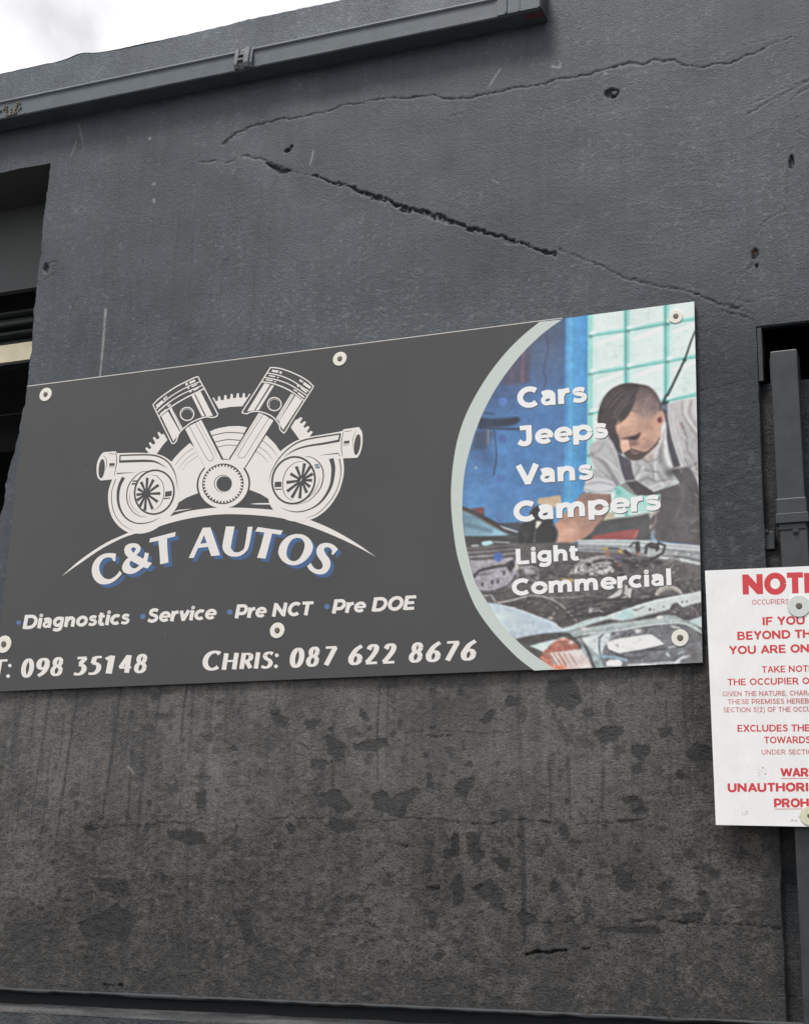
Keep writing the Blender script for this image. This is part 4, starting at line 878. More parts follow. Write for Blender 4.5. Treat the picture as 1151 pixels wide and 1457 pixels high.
pg(E3([(740,905),(860,905),(915,950),(905,1050),(780,1080),(730,990)]), (116,112,114), .8); ln(E3([(720,920),(850,912),(905,950),(895,1040),(830,1100)]), 2.8, (156,152,154), .6); pg(E3([(760,920),(870,935),(870,985),(760,985)]), (172,168,172), .8); ln(E3([(680,1000),(600,1100),(480,1150)]), 2.4, (84,80,82), .7); pg(E3([(670,880),(705,880),(705,940),(670,940)]), (196,192,182), .6)
# top metal rail and right side
pg(E4([(215,148),(420,140),(640,150),(860,165),(1112,185),(1118,335),(950,300),(820,282),(700,262),(560,240),(300,232),(215,225)]), (164,168,170), .7)
for q, w_, c_ in [(E4([(215,150),(600,150),(860,172),(1112,195)]), 1.6, (212,216,218)), (E4([(230,168),(600,178),(1112,218)]), 2.4, (200,204,206)), (E4([(230,192),(600,198),(860,215),(1112,250)]), 2, (140,144,148)), (E4([(230,215),(420,222),(700,250)]), 2, (120,122,124)), (E4([(820,275),(950,285),(1115,322)]), 2.4, (206,208,208)), (E4([(830,262),(960,268),(1115,298)]), 1.4, (104,104,106)), (E4([(830,295),(960,310),(1115,345)]), 1.2, (140,138,138))]: ln(q, w_, c_, .5)
for a in (930, 1020): q = E4([(a, 240 + (a-930)*.1)])[0]; bl(q[0], q[1], 2, 1.6, (220,222,222), .9)
pg(E4([(830,300),(1000,315),(1116,345),(1116,430),(1000,440),(900,430),(860,380)]), (106,101,99), .8)
pg(E4([(150,392),(200,330),(250,290),(350,262),(420,262),(500,290),(470,330),(420,400),(250,400)]), (158,153,151), .8); pg(E4([(285,375),(330,350),(430,330),(500,345),(470,385),(380,400),(300,398)]), (196,193,188), .7)
pg(E4([(175,385),(190,345),(250,340),(265,375)]), (206,202,196), .6); ln(E4([(180,380),(195,345)]), 1, (70,68,68), .4); ln(E4([(215,370),(228,345)]), 1.4, (80,76,76), .4); ln(E4([(290,330),(350,300),(430,290),(470,300)]), 4, (82,78,78), .8); ln(E4([(215,290),(300,300),(330,330)]), 2, (190,186,184), .8, .8)
for q, w_ in [(E4([(595,195),(620,165),(660,160),(665,230)]), 2), (E4([(645,170),(650,235)]), 4.5), (E4([(710,240),(715,190),(745,170),(800,180),(790,220)]), 3.4), (E4([(740,190),(800,205)]), 4), (E4([(800,165),(850,185),(835,240),(790,265)]), 2.6), (E4([(560,225),(640,300),(600,370)]), 4), (E4([(800,262),(740,290),(660,330),(620,370)]), 3), (E4([(440,205),(520,215),(580,250)]), 2), (E4([(520,290),(600,310),(700,300)]), 5), (E4([(700,340),(760,300),(820,310)]), 4), (E4([(480,340),(520,360),(540,400)]), 5)]:
    ln(q, w_, (64,61,62), .5, .92)
for (a, b1, rx, ry, c_) in [(415,213,2.8,2.4,(208,166,52)),(525,228,2.6,3,(222,186,58)),(430,245,4,5,(160,112,100)),(512,275,5,4,(112,92,132)),(655,245,2.4,3.2,(178,110,100)),(510,325,3,2.2,(190,120,96)),(160,438,5,2,(222,160,70)),(120,432,8,1.2,(190,168,100)),(500,350,6,4,(76,66,62)),(780,300,5,3,(88,84,84))]:
    q = E4([(a, b1)])[0]; bl(q[0], q[1], rx, ry, c_, .95)
def clutter(n, x0, x1, y0, y1, cols, L=(4, 16), w=(.5, 1.8), a=.75, ang=(-.6, .5)):
    for _ in range(n):
        x = random.uniform(x0, x1); y = random.uniform(y0, y1); l_ = random.uniform(*L); t = random.uniform(*ang)
        ln([(x, y), (x + l_ * .5 * math.cos(t), y + l_ * .5 * math.sin(t) + random.uniform(-2, 2)), (x + l_ * math.cos(t), y + l_ * math.sin(t))], random.uniform(*w), random.choice(cols), .5, a)
DK = [(62,59,60),(72,68,69),(54,52,53),(84,80,80)]; LT = [(150,146,146),(176,174,172),(128,124,124),(196,196,196)]
clutter(70, 740, 850, 800, 848, DK + LT[2:3]); clutter(34, 745, 860, 800, 848, LT, (2, 8), (.4, 1)); clutter(90, 850, 960, 795, 862, DK); clutter(55, 855, 960, 795, 862, LT, (2, 9), (.4, 1.2)); clutter(36, 960, 1000, 825, 850, DK + LT, (2, 8), (.5, 1.4))
pg(E4([(420,575),(500,520),(540,470),(570,470),(600,520),(560,575)]), (196,194,192), .7); ln(E4([(550,480),(540,540),(490,585)]), 2.2, (86,82,82), .6); ln(E4([(600,500),(590,560)]), 3, (206,204,202), .6)
# round housing on the right
q = E6([(800,125)])[0]; pe(q[0], q[1], 20, 15.5, (168,163,156), .8); pe(q[0] + .5, q[1] + 3.5, 16, 13.5, (108,104,102), .8); ln(ell(q[0], q[1], 19, 15, 190, 345, 14), 1.4, (206,198,186), .5)
# long dark hoses and arch over the wing
pg(E5([(150,186),(330,150),(420,118),(520,112),(660,140),(760,200),(840,280),(900,350),(740,385),(640,352),(400,252),(240,200)]), (88,83,82), .8)
ln(E5([(410,116),(520,112),(640,134),(740,186),(830,268),(895,345)]), [1.6,2,2.2,2.2,2.4,2], (158,154,152), .6); ln(E5([(180,180),(330,150),(440,118)]), 2, (196,192,188), .6); ln(E5([(60,110),(120,105),(160,170)]), 3, (150,146,148), .8); ln(E5([(50,95),(200,90),(320,60)]), 1.6, (80,76,76), .6)
clutter(26, 715, 800, 850, 885, DK + LT[2:3], (3, 12)); clutter(9, 725, 795, 855, 882, LT, (2, 6), (.5, 1.2)); q = E5([(662,316)])[0]; bl(q[0], q[1], 3.6, 2.2, (216,208,202), .95); ln(E5([(680,290),(700,265)]), 1, (200,198,196), .4); ln(E5([(300,215),(345,222)]), .8, (190,188,188), .4)
ln(E5([(660,132),(900,128),(960,110)]), 1.4, (150,142,136), .5); clutter(60, 805, 950, 850, 880, DK, (8, 26), (.8, 2.6), .8, (-.45, -.05)); clutter(22, 805, 930, 850, 878, LT[:3], (3, 14), (.4, .9), .8, (-.45, .1))
q = E6([(65,255)])[0]; bl(q[0], q[1], 3, 5, (196,194,196), .9); ln(E6([(100,265),(150,250),(180,270)]), 1, (200,196,196), .5); ln(E6([(-200,340),(0,300),(200,285),(400,200),(700,130)]), 4, (74,71,71), .7); ln(E6([(-160,250),(60,170),(330,150),(500,150)]), 3, (70,68,68), .7)
# slam panel with holes
pg(E6([(-250,440),(-120,400),(0,352),(130,318),(230,300),(450,225),(700,150),(900,112),(1108,72),(1112,178),(1010,200),(930,228),(872,180),(830,200),(795,250),(560,312),(460,340),(370,358),(240,340),(120,372),(0,408),(-150,450)]), (190,206,206), .7, c2=(206,214,212), axis=((850,880),(900,860)))
ln(E6([(230,305),(450,232),(700,158),(1105,82)]), 1.6, (220,230,228), .6); ln(E6([(455,245),(500,250),(565,218)]), [1.6,2.4,1.6], (140,140,140), .5); ln(E6([(240,338),(370,352),(560,306),(795,246)]), 1, (140,150,150), .5); pg(E6([(300,300),(400,235),(450,240),(470,320),(380,350)]), (176,214,212), 1.6, .8)
for a, b1, r_ in [(624,246,1.9),(658,250,1),(750,222,1.1),(926,176,1.3),(970,171,1.3)]: q = E6([(a, b1)])[0]; pe(q[0], q[1], r_, r_, (96,92,92), .4)
pg(E6([(800,262),(830,205),(870,182),(935,232),(1000,212),(1040,230),(1110,190),(1115,310),(980,350),(900,310),(800,300)]), (98,92,94), .7); ln(E6([(980,215),(1050,240),(1070,300)]), 1.6, (140,128,128), .6); clutter(14, 955, 997, 866, 880, DK + LT, (2, 7), (.4, 1.2))
pg(E6([(0,408),(240,342),(370,360),(600,318),(700,300),(500,350),(250,385),(0,425)]), (96,92,94), .7)
# bonnet shut line and wing, headlamp rim
pg(E6([(-300,500),(-100,440),(0,420),(300,368),(600,335),(760,298),(860,305),(930,340),(1010,360),(1108,440),(1110,475),(1040,440),(960,395),(880,385),(700,385),(400,435),(0,490),(-200,530)]), (164,176,176), .7); ln(E6([(0,440),(300,390),(700,345),(900,352)]), 2.2, (184,196,194), 1); ln(E6([(0,478),(300,448),(560,402),(760,380),(900,372),(1010,400),(1105,462)]), 1.6, (208,218,216), .6)
pg(E6([(985,350),(1112,308),(1118,425),(1060,395)]), (196,212,214), .8); q = E6([(712,318)])[0]; pe(q[0], q[1], 5, 2.2, (234,230,226), .6, tilt=-5); q = E6([(10,425)])[0]; bl(q[0], q[1], 5, 2.6, (230,226,220), .9)
pg(E5([(84,176),(170,186),(330,225),(520,290),(690,352),(740,395),(822,440),(560,462),(350,505),(240,420),(150,290)]), (190,208,216), .8, c2=(182,198,212), axis=((700,870),(790,890)))
bl(*E5([(230,300)])[0], 16, 7, (216,232,230), .7); bl(*E5([(400,400)])[0], 20, 6, (204,220,222), .6); bl(*E5([(330,470)])[0], 12, 4, (158,164,180), .6); ln(E5([(200,195),(420,255),(640,350),(790,430)]), 1.2, (222,230,232), .7, .7)
pg(E5([(345,508),(560,470),(830,450),(930,560),(1060,790),(690,800),(560,690)]), (86,84,82), .8)
# headlamp glass
pg(E6([(-20,500),(200,465),(420,440),(760,392),(900,388),(1010,420),(1110,500),(1130,760),(-40,815)]), (122,124,128), .8)
pg(E6([(0,510),(100,480),(260,460),(240,540),(200,590),(160,690),(20,600),(-60,520)]), (214,226,226), 1.0); ln(E6([(150,510),(148,600),(160,700)]), [1.6,2.2,2], (104,110,124), .7); ln(E6([(150,510),(185,480)]), 1.4, (84,88,96), .6)
pg(E6([(215,552),(330,520),(600,480),(650,490),(710,530),(757,572),(700,590),(560,622),(320,655),(230,610)]), (240,238,236), .8); ln(E6([(370,655),(560,625),(750,580)]), 1.6, (92,92,100), .8)
pg(E6([(210,740),(250,718),(330,715),(365,745),(350,778),(220,775)]), (238,238,236), .8); pg(E6([(0,560),(90,620),(170,720),(200,800),(60,800),(-40,640)]), (168,186,186), 1.2, .9); q = E6([(510,445)])[0]; bl(q[0], q[1], 5, 3, (240,240,240), .9)
for q, w_, c_ in [(E6([(160,690),(260,690),(400,720)]), 4, (150,176,200)), (E6([(260,640),(420,700),(560,690)]), 3, (90,92,98)), (E6([(400,660),(600,640),(760,600)]), 3, (112,114,120)), (E6([(420,770),(700,750),(900,740)]), 3, (206,208,212)), (E6([(540,765),(680,768)]), 2, (240,240,240)), (E6([(860,750),(920,700),(1000,680)]), 3.4, (226,234,240)), (E6([(800,680),(780,660)]), 3, (206,214,220)), (E6([(890,660),(930,640)]), 2, (176,196,206)), (E6([(800,600),(860,590)]), 1.6, (206,208,210)), (E6([(820,400),(900,420),(840,410)]), 2, (216,216,214)), (E6([(1000,480),(1080,560),(1110,660)]), 1.6, (136,136,140)), (E6([(600,620),(760,620)]), 2.6, (84,84,90)),
                  (E6([(360,500),(400,460)]), 1.8, (78,80,84)), (E6([(430,490),(470,450)]), 1.8, (86,88,92)), (E6([(570,470),(600,430)]), 1.4, (90,92,96)), (E6([(240,520),(330,470)]), 2, (170,184,190))]: ln(q, w_, c_, 1.0, .85)
for k in range(90):
    x = random.uniform(845, 992); y = random.uniform(905, 950); bl(x, y, random.uniform(.8, 4), random.uniform(.6, 2), random.choice([(84,84,90),(150,158,164),(206,212,216),(104,106,112),(96,96,100)]), .22)
bl(985,930,8,16,(112,108,110),.8); bl(975,905,12,7,(120,118,118),.6)
# amber lamp
pg(E5([(465,572),(560,545),(690,515),(760,505),(640,600),(600,632),(560,610)]), (200,216,212), .9); pg(E5([(560,660),(620,600),(690,535),(780,492),(850,520),(905,560),(925,602),(800,625),(640,645)]), (182,108,90), .9); bl(*E5([(770,560)])[0], 8, 5, (170,110,96), .6); bl(*E5([(775,503)])[0], 4, 2, (236,216,206), .9); bl(*E5([(848,540)])[0], 4, 3, (236,226,220), .9)
pg(E5([(600,640),(760,620),(930,600),(1000,690),(1040,765),(900,780),(700,790),(640,720)]), (222,206,200), .9)
for k, (x0_, x1_) in enumerate([(615,680),(650,715),(690,760),(735,800),(780,840),(830,900),(640,690)]): ln(E5([(x0_, 640), (x1_, 745)]), random.uniform(1, 2.4), random.choice([(196,112,92),(206,130,110),(150,92,84)]), .7, .85)
pg(E5([(560,670),(640,640),(690,780),(600,740)]), (190,116,98), .8); bl(*E5([(735,768)])[0], 12, 3.2, (238,116,66), .95); bl(*E5([(860,745)])[0], 8, 5, (206,196,196), .7); bl(*E5([(900,640)])[0], 8, 5, (236,232,228), .8); bl(*E5([(970,760)])[0], 6, 3, (240,236,232), .7); bl(*E5([(600,590)])[0], 4, 3, (230,236,234), .8)
ln(E5([(930,500),(1000,620),(1060,780)]), 4, (96,94,96), 1.2, .9); bl(*E5([(990,520)])[0], 10, 4, (226,228,226), .7)
bld = lambda r: np.stack([box_blur(CAN[..., i], r) for i in range(3)], -1)
mid = fbm(gx * .22, gy * .22, 303, 4, .65) - .5; fin = fbm(gx * .7, gy * .7, 304, 3, .7) - .5
busy = sst(gy, 760, 800)[..., None]
lum_ = 1 - .75 * sst(CAN.mean(-1), 150, 215)
mid = mid * lum_; fin = fin * lum_
CAN = CAN * (1 + (mid * (.16 + .34 * busy[..., 0]) + fin * (.10 + .22 * busy[..., 0]))[..., None])
lowf = fbm(gx * .035, gy * .05, 305, 3) - .5; CAN = CAN * (1 + .22 * lowf * lum_)[..., None]; CAN = bld(2); CAN = CAN + .45 * (CAN - bld(4)) + .25 * (CAN - bld(14))
gn = fbm(gx * .9, gy * .9, 301, 3); CAN *= (1 + .10 * (gn - .5))[..., None]; CAN = np.clip(CAN, 0, 250)
# sample it on a grid fitted to the board edges
NV, NU = 560, 380
v_ = np.linspace(0, 1, NV); arc = np.array([((a[0] + b2[0]) / 2, (a[1] + b2[1]) / 2) for a, b2 in zip(arcL, arcR)])
inb = .8
TR = np.array(S_TR) + (-.4, .6); BR = np.array(S_BR) + (-.6, -.6)
s_ = np.linspace(0, 1, len(arc)); Lx = np.interp(v_, s_, arc[:, 0]); Ly = np.interp(v_, s_, arc[:, 1]); Ly[0] = 455.2; Ly[-1] = 954.0
Rx = TR[0] + (BR[0] - TR[0]) * v_; Ry = TR[1] + (BR[1] - TR[1]) * v_
# rows follow the left boundary's height and stay straight
u_ = np.linspace(0, 1, NU)[None]
GXp = Lx[:, None] * (1 - u_) + Rx[:, None] * u_; GYp = Ly[:, None] * (1 - u_) + Ry[:, None] * u_
Xp, Zp = PXa(GXp, GYp, YS)
fx = np.clip((GXp - X0) * SS - .5, 0, PW * SS - 2); fy = np.clip((GYp - Y0) * SS - .5, 0, PH * SS - 2); ix = fx.astype(int); iy = fy.astype(int); fx = (fx - ix)[..., None]; fy = (fy - iy)[..., None]
CC = (CAN[iy, ix] * (1 - fx) + CAN[iy, ix + 1] * fx) * (1 - fy) + (CAN[iy + 1, ix] * (1 - fx) + CAN[iy + 1, ix + 1] * fx) * fy
g_ = CC.mean(-1, keepdims=True); CC = g_ + (CC - g_) * .84
CL = np.clip(lin(np.clip(CC, 0, 255)) * .98 + .002, .004, .86)
I = np.arange(NV * NU).reshape(NV, NU); Q = np.stack([I[:-1, :-1], I[1:, :-1], I[1:, 1:], I[:-1, 1:]], -1).reshape(-1, 4)
M_pic, *_r = attr_mat('printed_picture', 'Col', .40)
link_mesh('printed_picture', np_mesh('printed_picture', np.stack([Xp, np.full_like(Xp, YS - .00005), Zp], -1).reshape(-1, 3), Q, CL.reshape(-1, 3)), M_pic, sign)['label'] = 'printed photograph of a mechanic leaning over an open engine bay'
pr = Print(YS - .0001); pr.mb = MB()
V_ = []; 
for a, b2 in zip(arcL, arcR): V_ += [PX(a[0], a[1], YS - .0001), PX(b2[0], b2[1], YS - .0001)]
b_ = MB(); b_.add(V_, [(2*i, 2*i+2, 2*i+3, 2*i+1) for i in range(len(arcL) - 1)]); b_.build('curved_border', M_mint, sign)
# ------------------------------------------------------------------ emblem on the signboard
LP = crop(205, 520, 9.592); RP = crop(335, 510, 9.592); LT_ = crop(130, 630, 8.221); RT = crop(370, 600, 7.673); CG = crop(240, 590, 7.194); TG = crop(280, 550, 6.771)
def sc(ws, s): return [w / s for w in ws] if not np.isscalar(ws) else ws / s
em = Print(YS - .0001); Wt, Dk, Bg, Rd = 0, 1, 2, 3
P_ = em.poly
def S_(cf, s, pts, w, mi=Dk, closed=False, sm=True): em.stroke(cf(pts), sc(w, s), mi, closed, 4, sm)
# outer gear pieces
P_(LP([(20,1205),(60,1190),(17,1135),(30,1112),(75,1142),(100,1122),(65,1062),(82,1043),(125,1083),(155,1058),(120,987),(140,972),(180,1013),(215,985),(182,922),(202,903),(243,945),(268,928),(318,1015),(245,1100),(178,1200),(120,1230)]), Wt)
P_(TG([(150,108),(165,105),(182,140),(203,136),(205,95),(222,90),(233,132),(262,126),(265,82),(285,80),(292,122),(320,117),(328,70),(346,69),(350,112),(378,108),(388,63),(405,63),(408,106),(436,106),(446,62),(463,62),(465,105),(485,104),(503,68),(518,70),(440,188),(320,195),(212,215)]), Wt)
P_(RP([(818,838),(850,828),(892,797),(914,815),(880,872),(896,890),(944,853),(965,872),(928,927),(944,948),(990,920),(1012,940),(974,997),(990,1015),(1034,985),(1057,1005),(1015,1062),(1030,1080),(880,1115),(755,940)]), Wt)
# flywheel
P_(CG([(20,495),(60,440),(130,365),(215,290),(300,225),(420,165),(520,135),(620,118),(720,115),(802,128),(900,160),(1000,210),(1090,300),(1160,400),(1160,900),(1010,855),(940,812),(820,765),(700,745),(420,770),(280,810),(180,850),(60,925),(0,960)]), Wt)
P_(CG([(195,270),(440,120),(470,200),(400,215),(260,330)]), Dk, up=False)
P_(CG([(790,90),(900,60),(1010,200),(940,265),(840,250),(760,200)]), Dk)
P_(CG([(415,172),(520,138),(620,119),(720,115),(802,128),(770,190),(600,420),(560,430)]), Wt)
for pts, w in [([(440,214),(600,182),(775,190)],9),([(465,282),(600,255),(730,262)],9),([(490,334),(600,311),(695,316)],7),([(60,525),(145,420),(250,340)],[3,4,5]),([(97,555),(180,455),(275,385)],[2,4,4]),([(140,565),(200,490),(295,424)],[2,3,4]),
               ([(950,258),(1050,340),(1110,422)],[6,5,2]),([(915,322),(1010,390),(1066,468)],[5,4,2]),([(885,370),(960,420),(1020,492)],[5,4,2])]: S_(CG, 7.194, pts, w)
# little speed lines
P_(CG([(20,1005),(100,975),(242,962),(150,980),(30,1000)]), Wt); P_(CG([(832,914),(900,906),(1045,904),(1045,920),(900,919)]), Wt)
# rods
S_(CG, 7.194, [(262,92),(480,530)], 214, Dk, sm=False); S_(CG, 7.194, [(998,20),(700,500)], 196, Dk, sm=False)
P_(CG([(500,440),(545,462),(615,460),(650,430),(620,480),(540,480)]), Dk)
P_(CG(ell(561,712,277,258,n=44,tilt=-20)), Dk)
S_(CG, 7.194, [(250,95),(470,530)], 190, Wt, sm=False); S_(CG, 7.194, [(1000,15),(700,505)], 170, Wt, sm=False)
P_(CG([(385,560),(545,462),(620,460),(775,530),(700,640),(450,640)]), Wt)
P_(CG(ell(561,712,258,244,n=44,tilt=-20)), Wt)
for pts, w in [([(208,112),(300,285),(385,440),(420,477),(452,460),(455,420),(360,240),(268,72)],5),([(300,60),(400,245),(478,385),(490,450)],[3,3,3,2]),([(1038,18),(900,235),(790,415),(755,442),(720,440),(710,412),(800,260),(972,-10)],5),([(935,0),(800,210),(695,375),(680,425)],[3,3,3,2])]: S_(CG, 7.194, pts, w)
# ring gear
P_(CG(ell(556,708,213,207,n=48,tilt=-30)), Dk)
t_ = []
for k in range(36):
    for a, r in [(0, 1.0), (.38, 1.0), (.5, .895), (.88, .895)]:
        an = 2 * math.pi * (k + a) / 36; t_.append((556 + 203 * r * math.cos(an), 708 + 197 * r * math.sin(an)))
P_(CG(t_), Wt)
P_(CG(ell(556,706,92,90,n=30)), Dk); P_(CG(ell(558,707,86,84,n=30)), Wt); P_(CG(ell(567,708,78,78,n=30)), Dk)
# pistons
lo = [(122,535),(200,455),(300,380),(420,300),(560,225),(680,168),(737,150),(770,215),(870,400),(1008,668),(990,695),(930,710),(860,700),(760,725),(650,775),(560,840),(490,910),(458,970),(440,1030),(402,1068),(380,1060),(290,880),(200,695)]
ro = [(478,122),(550,125),(640,143),(760,185),(900,250),(1000,315),(1066,380),(1050,410),(940,580),(800,800),(680,1000),(655,1015),(610,970),(598,910),(565,855),(500,790),(420,750),(330,725),(250,722),(195,735),(155,757),(90,740),(110,700),(290,420),(400,245)]
for cf, o in ((LP, lo), (RP, ro)):
    o2 = smooth(cf(o), 3, True, 30); em.stroke(o2, 46 / 9.592, Dk, True, sm=False); P_(o2, Dk); em.stroke(o2, 16 / 9.592, Wt, True, sm=False)
for pts, w in [([(165,592),(320,455),(470,355),(620,278),(775,215)],14),([(180,640),(330,510),(500,402),(650,332),(795,270)],14),([(203,697),(350,577),(500,480),(660,395),(818,315)],17)]: S_(LP, 9.592, pts, w, Wt)
for q in [[(158,545),(250,470),(268,495),(178,572)],[(262,450),(285,430),(302,452),(278,475)],[(290,420),(305,410),(322,435),(310,445)],[(560,245),(590,230),(605,262),(572,275)],[(612,225),(690,190),(705,215),(630,250)],[(190,612),(270,545),(285,560),(205,627)],[(290,535),(335,497),(345,512),(302,548)],
          [(590,305),(615,293),(622,310),(600,322)],[(650,280),(720,250),(728,262),(655,298)],[(215,657),(300,590),(310,603),(225,672)],[(318,548),(358,520),(368,540),(330,567)],[(618,350),(645,338),(654,355),(628,370)],[(670,330),(745,295),(752,308),(680,347)],
          [(235,692),(325,622),(488,905),(455,965),(400,1035)],[(345,597),(378,572),(525,850),(495,888)],[(643,400),(682,388),(828,688),(792,698)],[(698,385),(770,350),(940,685),(850,692)]]: P_(LP(q), Wt, up=False)
em.k += 1
S_(LP, 9.592, [(385,590),(505,845)], 5, Dk, sm=False); S_(LP, 9.592, ell(588,660,92,90,n=28), 16, Wt, True, False); S_(LP, 9.592, ell(588,662,72,70,190,350,n=12), 5, Wt, sm=False)
for pts, w in [([(440,197),(600,230),(750,290),(880,370),(1003,447)],15),([(398,257),(560,290),(720,345),(850,420),(975,502)],15),([(362,315),(500,337),(650,390),(790,465),(935,572)],17)]: S_(RP, 9.592, pts, w, Wt)
for q in [[(505,150),(592,165),(580,195),(495,180)],[(605,170),(637,178),(628,210),(600,200)],[(880,280),(905,290),(895,320),(870,310)],[(910,297),(928,306),(914,332),(898,322)],[(940,318),(1037,385),(1012,417),(920,350)],[(458,222),(545,240),(540,257),(453,238)],[(572,248),(594,253),(588,270),(570,264)],
          [(845,355),(882,375),(872,394),(838,372)],[(895,390),(982,450),(970,472),(885,405)],[(420,280),(512,295),(505,312),(413,295)],[(533,305),(557,310),(550,327),(530,320)],[(798,415),(847,440),(838,457),(793,432)],[(858,455),(947,520),(935,542),(848,475)],
          [(398,335),(475,352),(255,708),(160,722)],[(495,360),(527,370),(318,708),(275,705)],[(762,478),(802,500),(592,852),(552,820)],[(820,505),(912,575),(652,977),(605,900),(598,850)]]: P_(RP(q), Wt, up=False)
em.k += 1
S_(RP, 9.592, [(780,495),(572,830)], 5, Dk, sm=False); S_(RP, 9.592, ell(532,622,93,90,n=28), 16, Wt, True, False); S_(RP, 9.592, ell(535,625,72,70,150,320,n=12), 5, Wt, sm=False)
# swoosh
P_(smooth([(87.5,820.3),(115,796.4),(150,773),(182.7,757.9),(205,745),(240,735.3),(267.8,727.4),(295.6,723.4),(315,722.4),(337.3,722.4),(358,723.2),(388.7,725.5),(410,729),(440,739.3),(472.7,753.3),(505.4,771.9),(534.8,792.4),(510,778.9),(482,765.4),(449.4,752.1),(421.4,742.9),(400,737.3),(373.4,733.9),(344,732),(317.8,731.8),(295.6,733.6),(267.8,738),(241,744.5),(217.7,752),(192,759.6),(173.4,766.1),(145.4,780.5),(115,801)], 4, True, 60), Wt)
# left turbo
P_(smooth(LT_([(62,310),(75,215),(130,120),(200,106),(285,98),(305,122),(500,117),(660,120),(760,130),(850,160),(940,225),(1000,310),(1030,500),(1020,700),(970,800),(912,868),(800,975),(700,1035),(600,1062),(540,1062),(430,1048),(330,985),(250,885),(207,760),(196,620),(212,520),(245,428),(110,442),(72,400)]), 3, True, 50), Wt)
P_(LT_(ell(122,303,36,114,n=28,tilt=5)), Dk)
for pts, w in [([(140,148),(175,190),(178,270),(155,330)],[3,6,6,2]),([(283,112),(298,170),(293,260),(268,385)],[8,9,9,6]),([(208,285),(272,280)],6),([(210,125),(270,135)],7),
    ([(335,148),(520,142),(690,142),(800,165),(890,220),(950,300),(990,400),(1012,550)],[16,18,18,18,17,15,10,2]),([(338,150),(334,225)],16),([(326,220),(500,214),(650,212),(760,226),(885,296)],[30,30,28,20,2]),([(298,360),(400,353),(512,347)],[14,9,2]),
    ([(287,425),(242,560),(240,700),(280,850),(380,970),(490,1027)],[9,8,9,8,6,2]),([(378,405),(328,510),(312,640),(332,760),(392,865),(480,927),(580,945),(700,925),(812,870)],[40,36,32,26,20,15,13,10,2]),
    ([(685,330),(580,345),(490,420),(430,520),(415,640),(440,740),(500,820),(580,862),(655,866)],[4,8,11,13,13,11,9,6,2]),([(455,570),(450,660),(480,750),(565,832)],[2,5,5,2]),([(680,375),(765,385),(830,460),(852,560),(838,660),(790,750),(705,806)],[2,7,8,8,8,6,2])]: S_(LT_, 8.221, pts, w)
P_(LT_([(213,240),(275,237),(272,268),(208,272)]), Dk, up=False); P_(LT_([(490,440),(560,438),(552,455),(483,458)]), Dk, up=False); P_(LT_([(480,471),(540,468),(525,490),(468,492)]), Dk)
S_(LT_, 8.221, ell(738,578,229,258,n=44,tilt=12), 21, Dk, True, False)
c0 = (645, 597)
for e in [(655,408),(728,430),(788,493),(808,593),(778,692),(716,778),(627,793),(568,745),(534,675),(529,608),(543,538),(583,458)]:
    S_(LT_, 8.221, [c0, e], [20, 35], Dk, sm=False)
P_(LT_(ell(645,597,50,50,n=20)), Dk, up=False); P_(LT_([(868,572),(944,562),(938,622),(860,633)]), Dk, up=False); P_(LT_([(848,648),(925,640),(920,652),(848,663)]), Dk)
# right turbo
P_(smooth(RT([(80,600),(95,500),(150,415),(225,322),(330,245),(430,195),(560,162),(880,106),(912,84),(1000,70),(1082,58),(1116,120),(1120,230),(1102,320),(1070,385),(1040,395),(908,400),(918,520),(902,640),(855,780),(765,920),(655,1020),(545,1072),(400,1092),(270,1062),(150,967),(92,850)]), 3, True, 50), Wt)
P_(RT(ell(1062,250,35,116,n=28,tilt=8)), Dk)
for pts, w in [([(1050,100),(1015,190),(1018,290)],[3,6,2]),([(912,108),(893,200),(890,300),(902,380)],[6,8,8,5]),([(925,110),(1000,98)],6),([(908,258),(975,252)],6),
    ([(882,132),(600,176),(480,202),(380,246),(270,332),(182,440),(122,560),(95,672)],[16,17,17,15,13,11,7,2]),([(876,126),(862,215)],20),([(866,207),(700,238),(520,266),(400,302),(320,346),(260,390)],[26,24,20,16,9,2]),([(655,367),(760,356),(852,345)],[2,8,12]),([(850,345),(876,375)],7),
    ([(868,405),(885,520),(870,650),(812,800),(702,940),(600,1020),(498,1056)],[14,10,9,9,8,6,2]),([(778,402),(798,480),(799,560),(780,680),(730,790),(650,890),(545,955),(425,985),(320,975),(228,938)],[50,46,42,34,28,20,14,12,8,2]),
    ([(490,378),(565,390),(640,442),(685,520),(690,620),(662,720),(602,800),(520,870),(388,910)],[4,8,11,13,13,12,9,6,2]),([(655,600),(632,700),(572,790),(485,863)],[2,5,5,2]),([(482,430),(380,450),(292,530),(252,640),(255,750),(290,820),(357,866)],[2,6,8,8,8,7,3])]: S_(RT, 7.673, pts, w)
P_(RT([(918,212),(978,205),(975,236),(913,241)]), Dk, up=False); P_(RT([(595,465),(640,460),(645,480),(600,488)]), Bg, up=False); P_(RT([(603,490),(656,484),(650,512),(610,512)]), Bg)
S_(RT, 7.673, ell(367,640,231,258,n=44,tilt=18), 21, Dk, True, False)
c0 = (455, 640)
for e in [(488,455),(552,488),(578,568),(570,640),(547,712),(512,778),(434,838),(347,832),(297,762),(290,665),(333,568),(397,488)]:
    S_(RT, 7.673, [c0, e], [20, 35], Dk, sm=False)
P_(RT(ell(455,640,50,50,n=20)), Dk, up=False); P_(RT([(163,658),(235,655),(235,712),(160,716)]), Dk, up=False); P_(RT([(165,732),(240,732),(238,744),(163,744)]), Rd)
S_(RT, 7.673, [(440,655),(460,622)], 7, Wt, sm=False)
em.build('engine_emblem', [M_white, M_dark, M_bluegrey, mat('print_brown', (.16, .07, .06), .5)], sign)['label'] = 'white printed pistons, gears and two turbochargers over an arc'

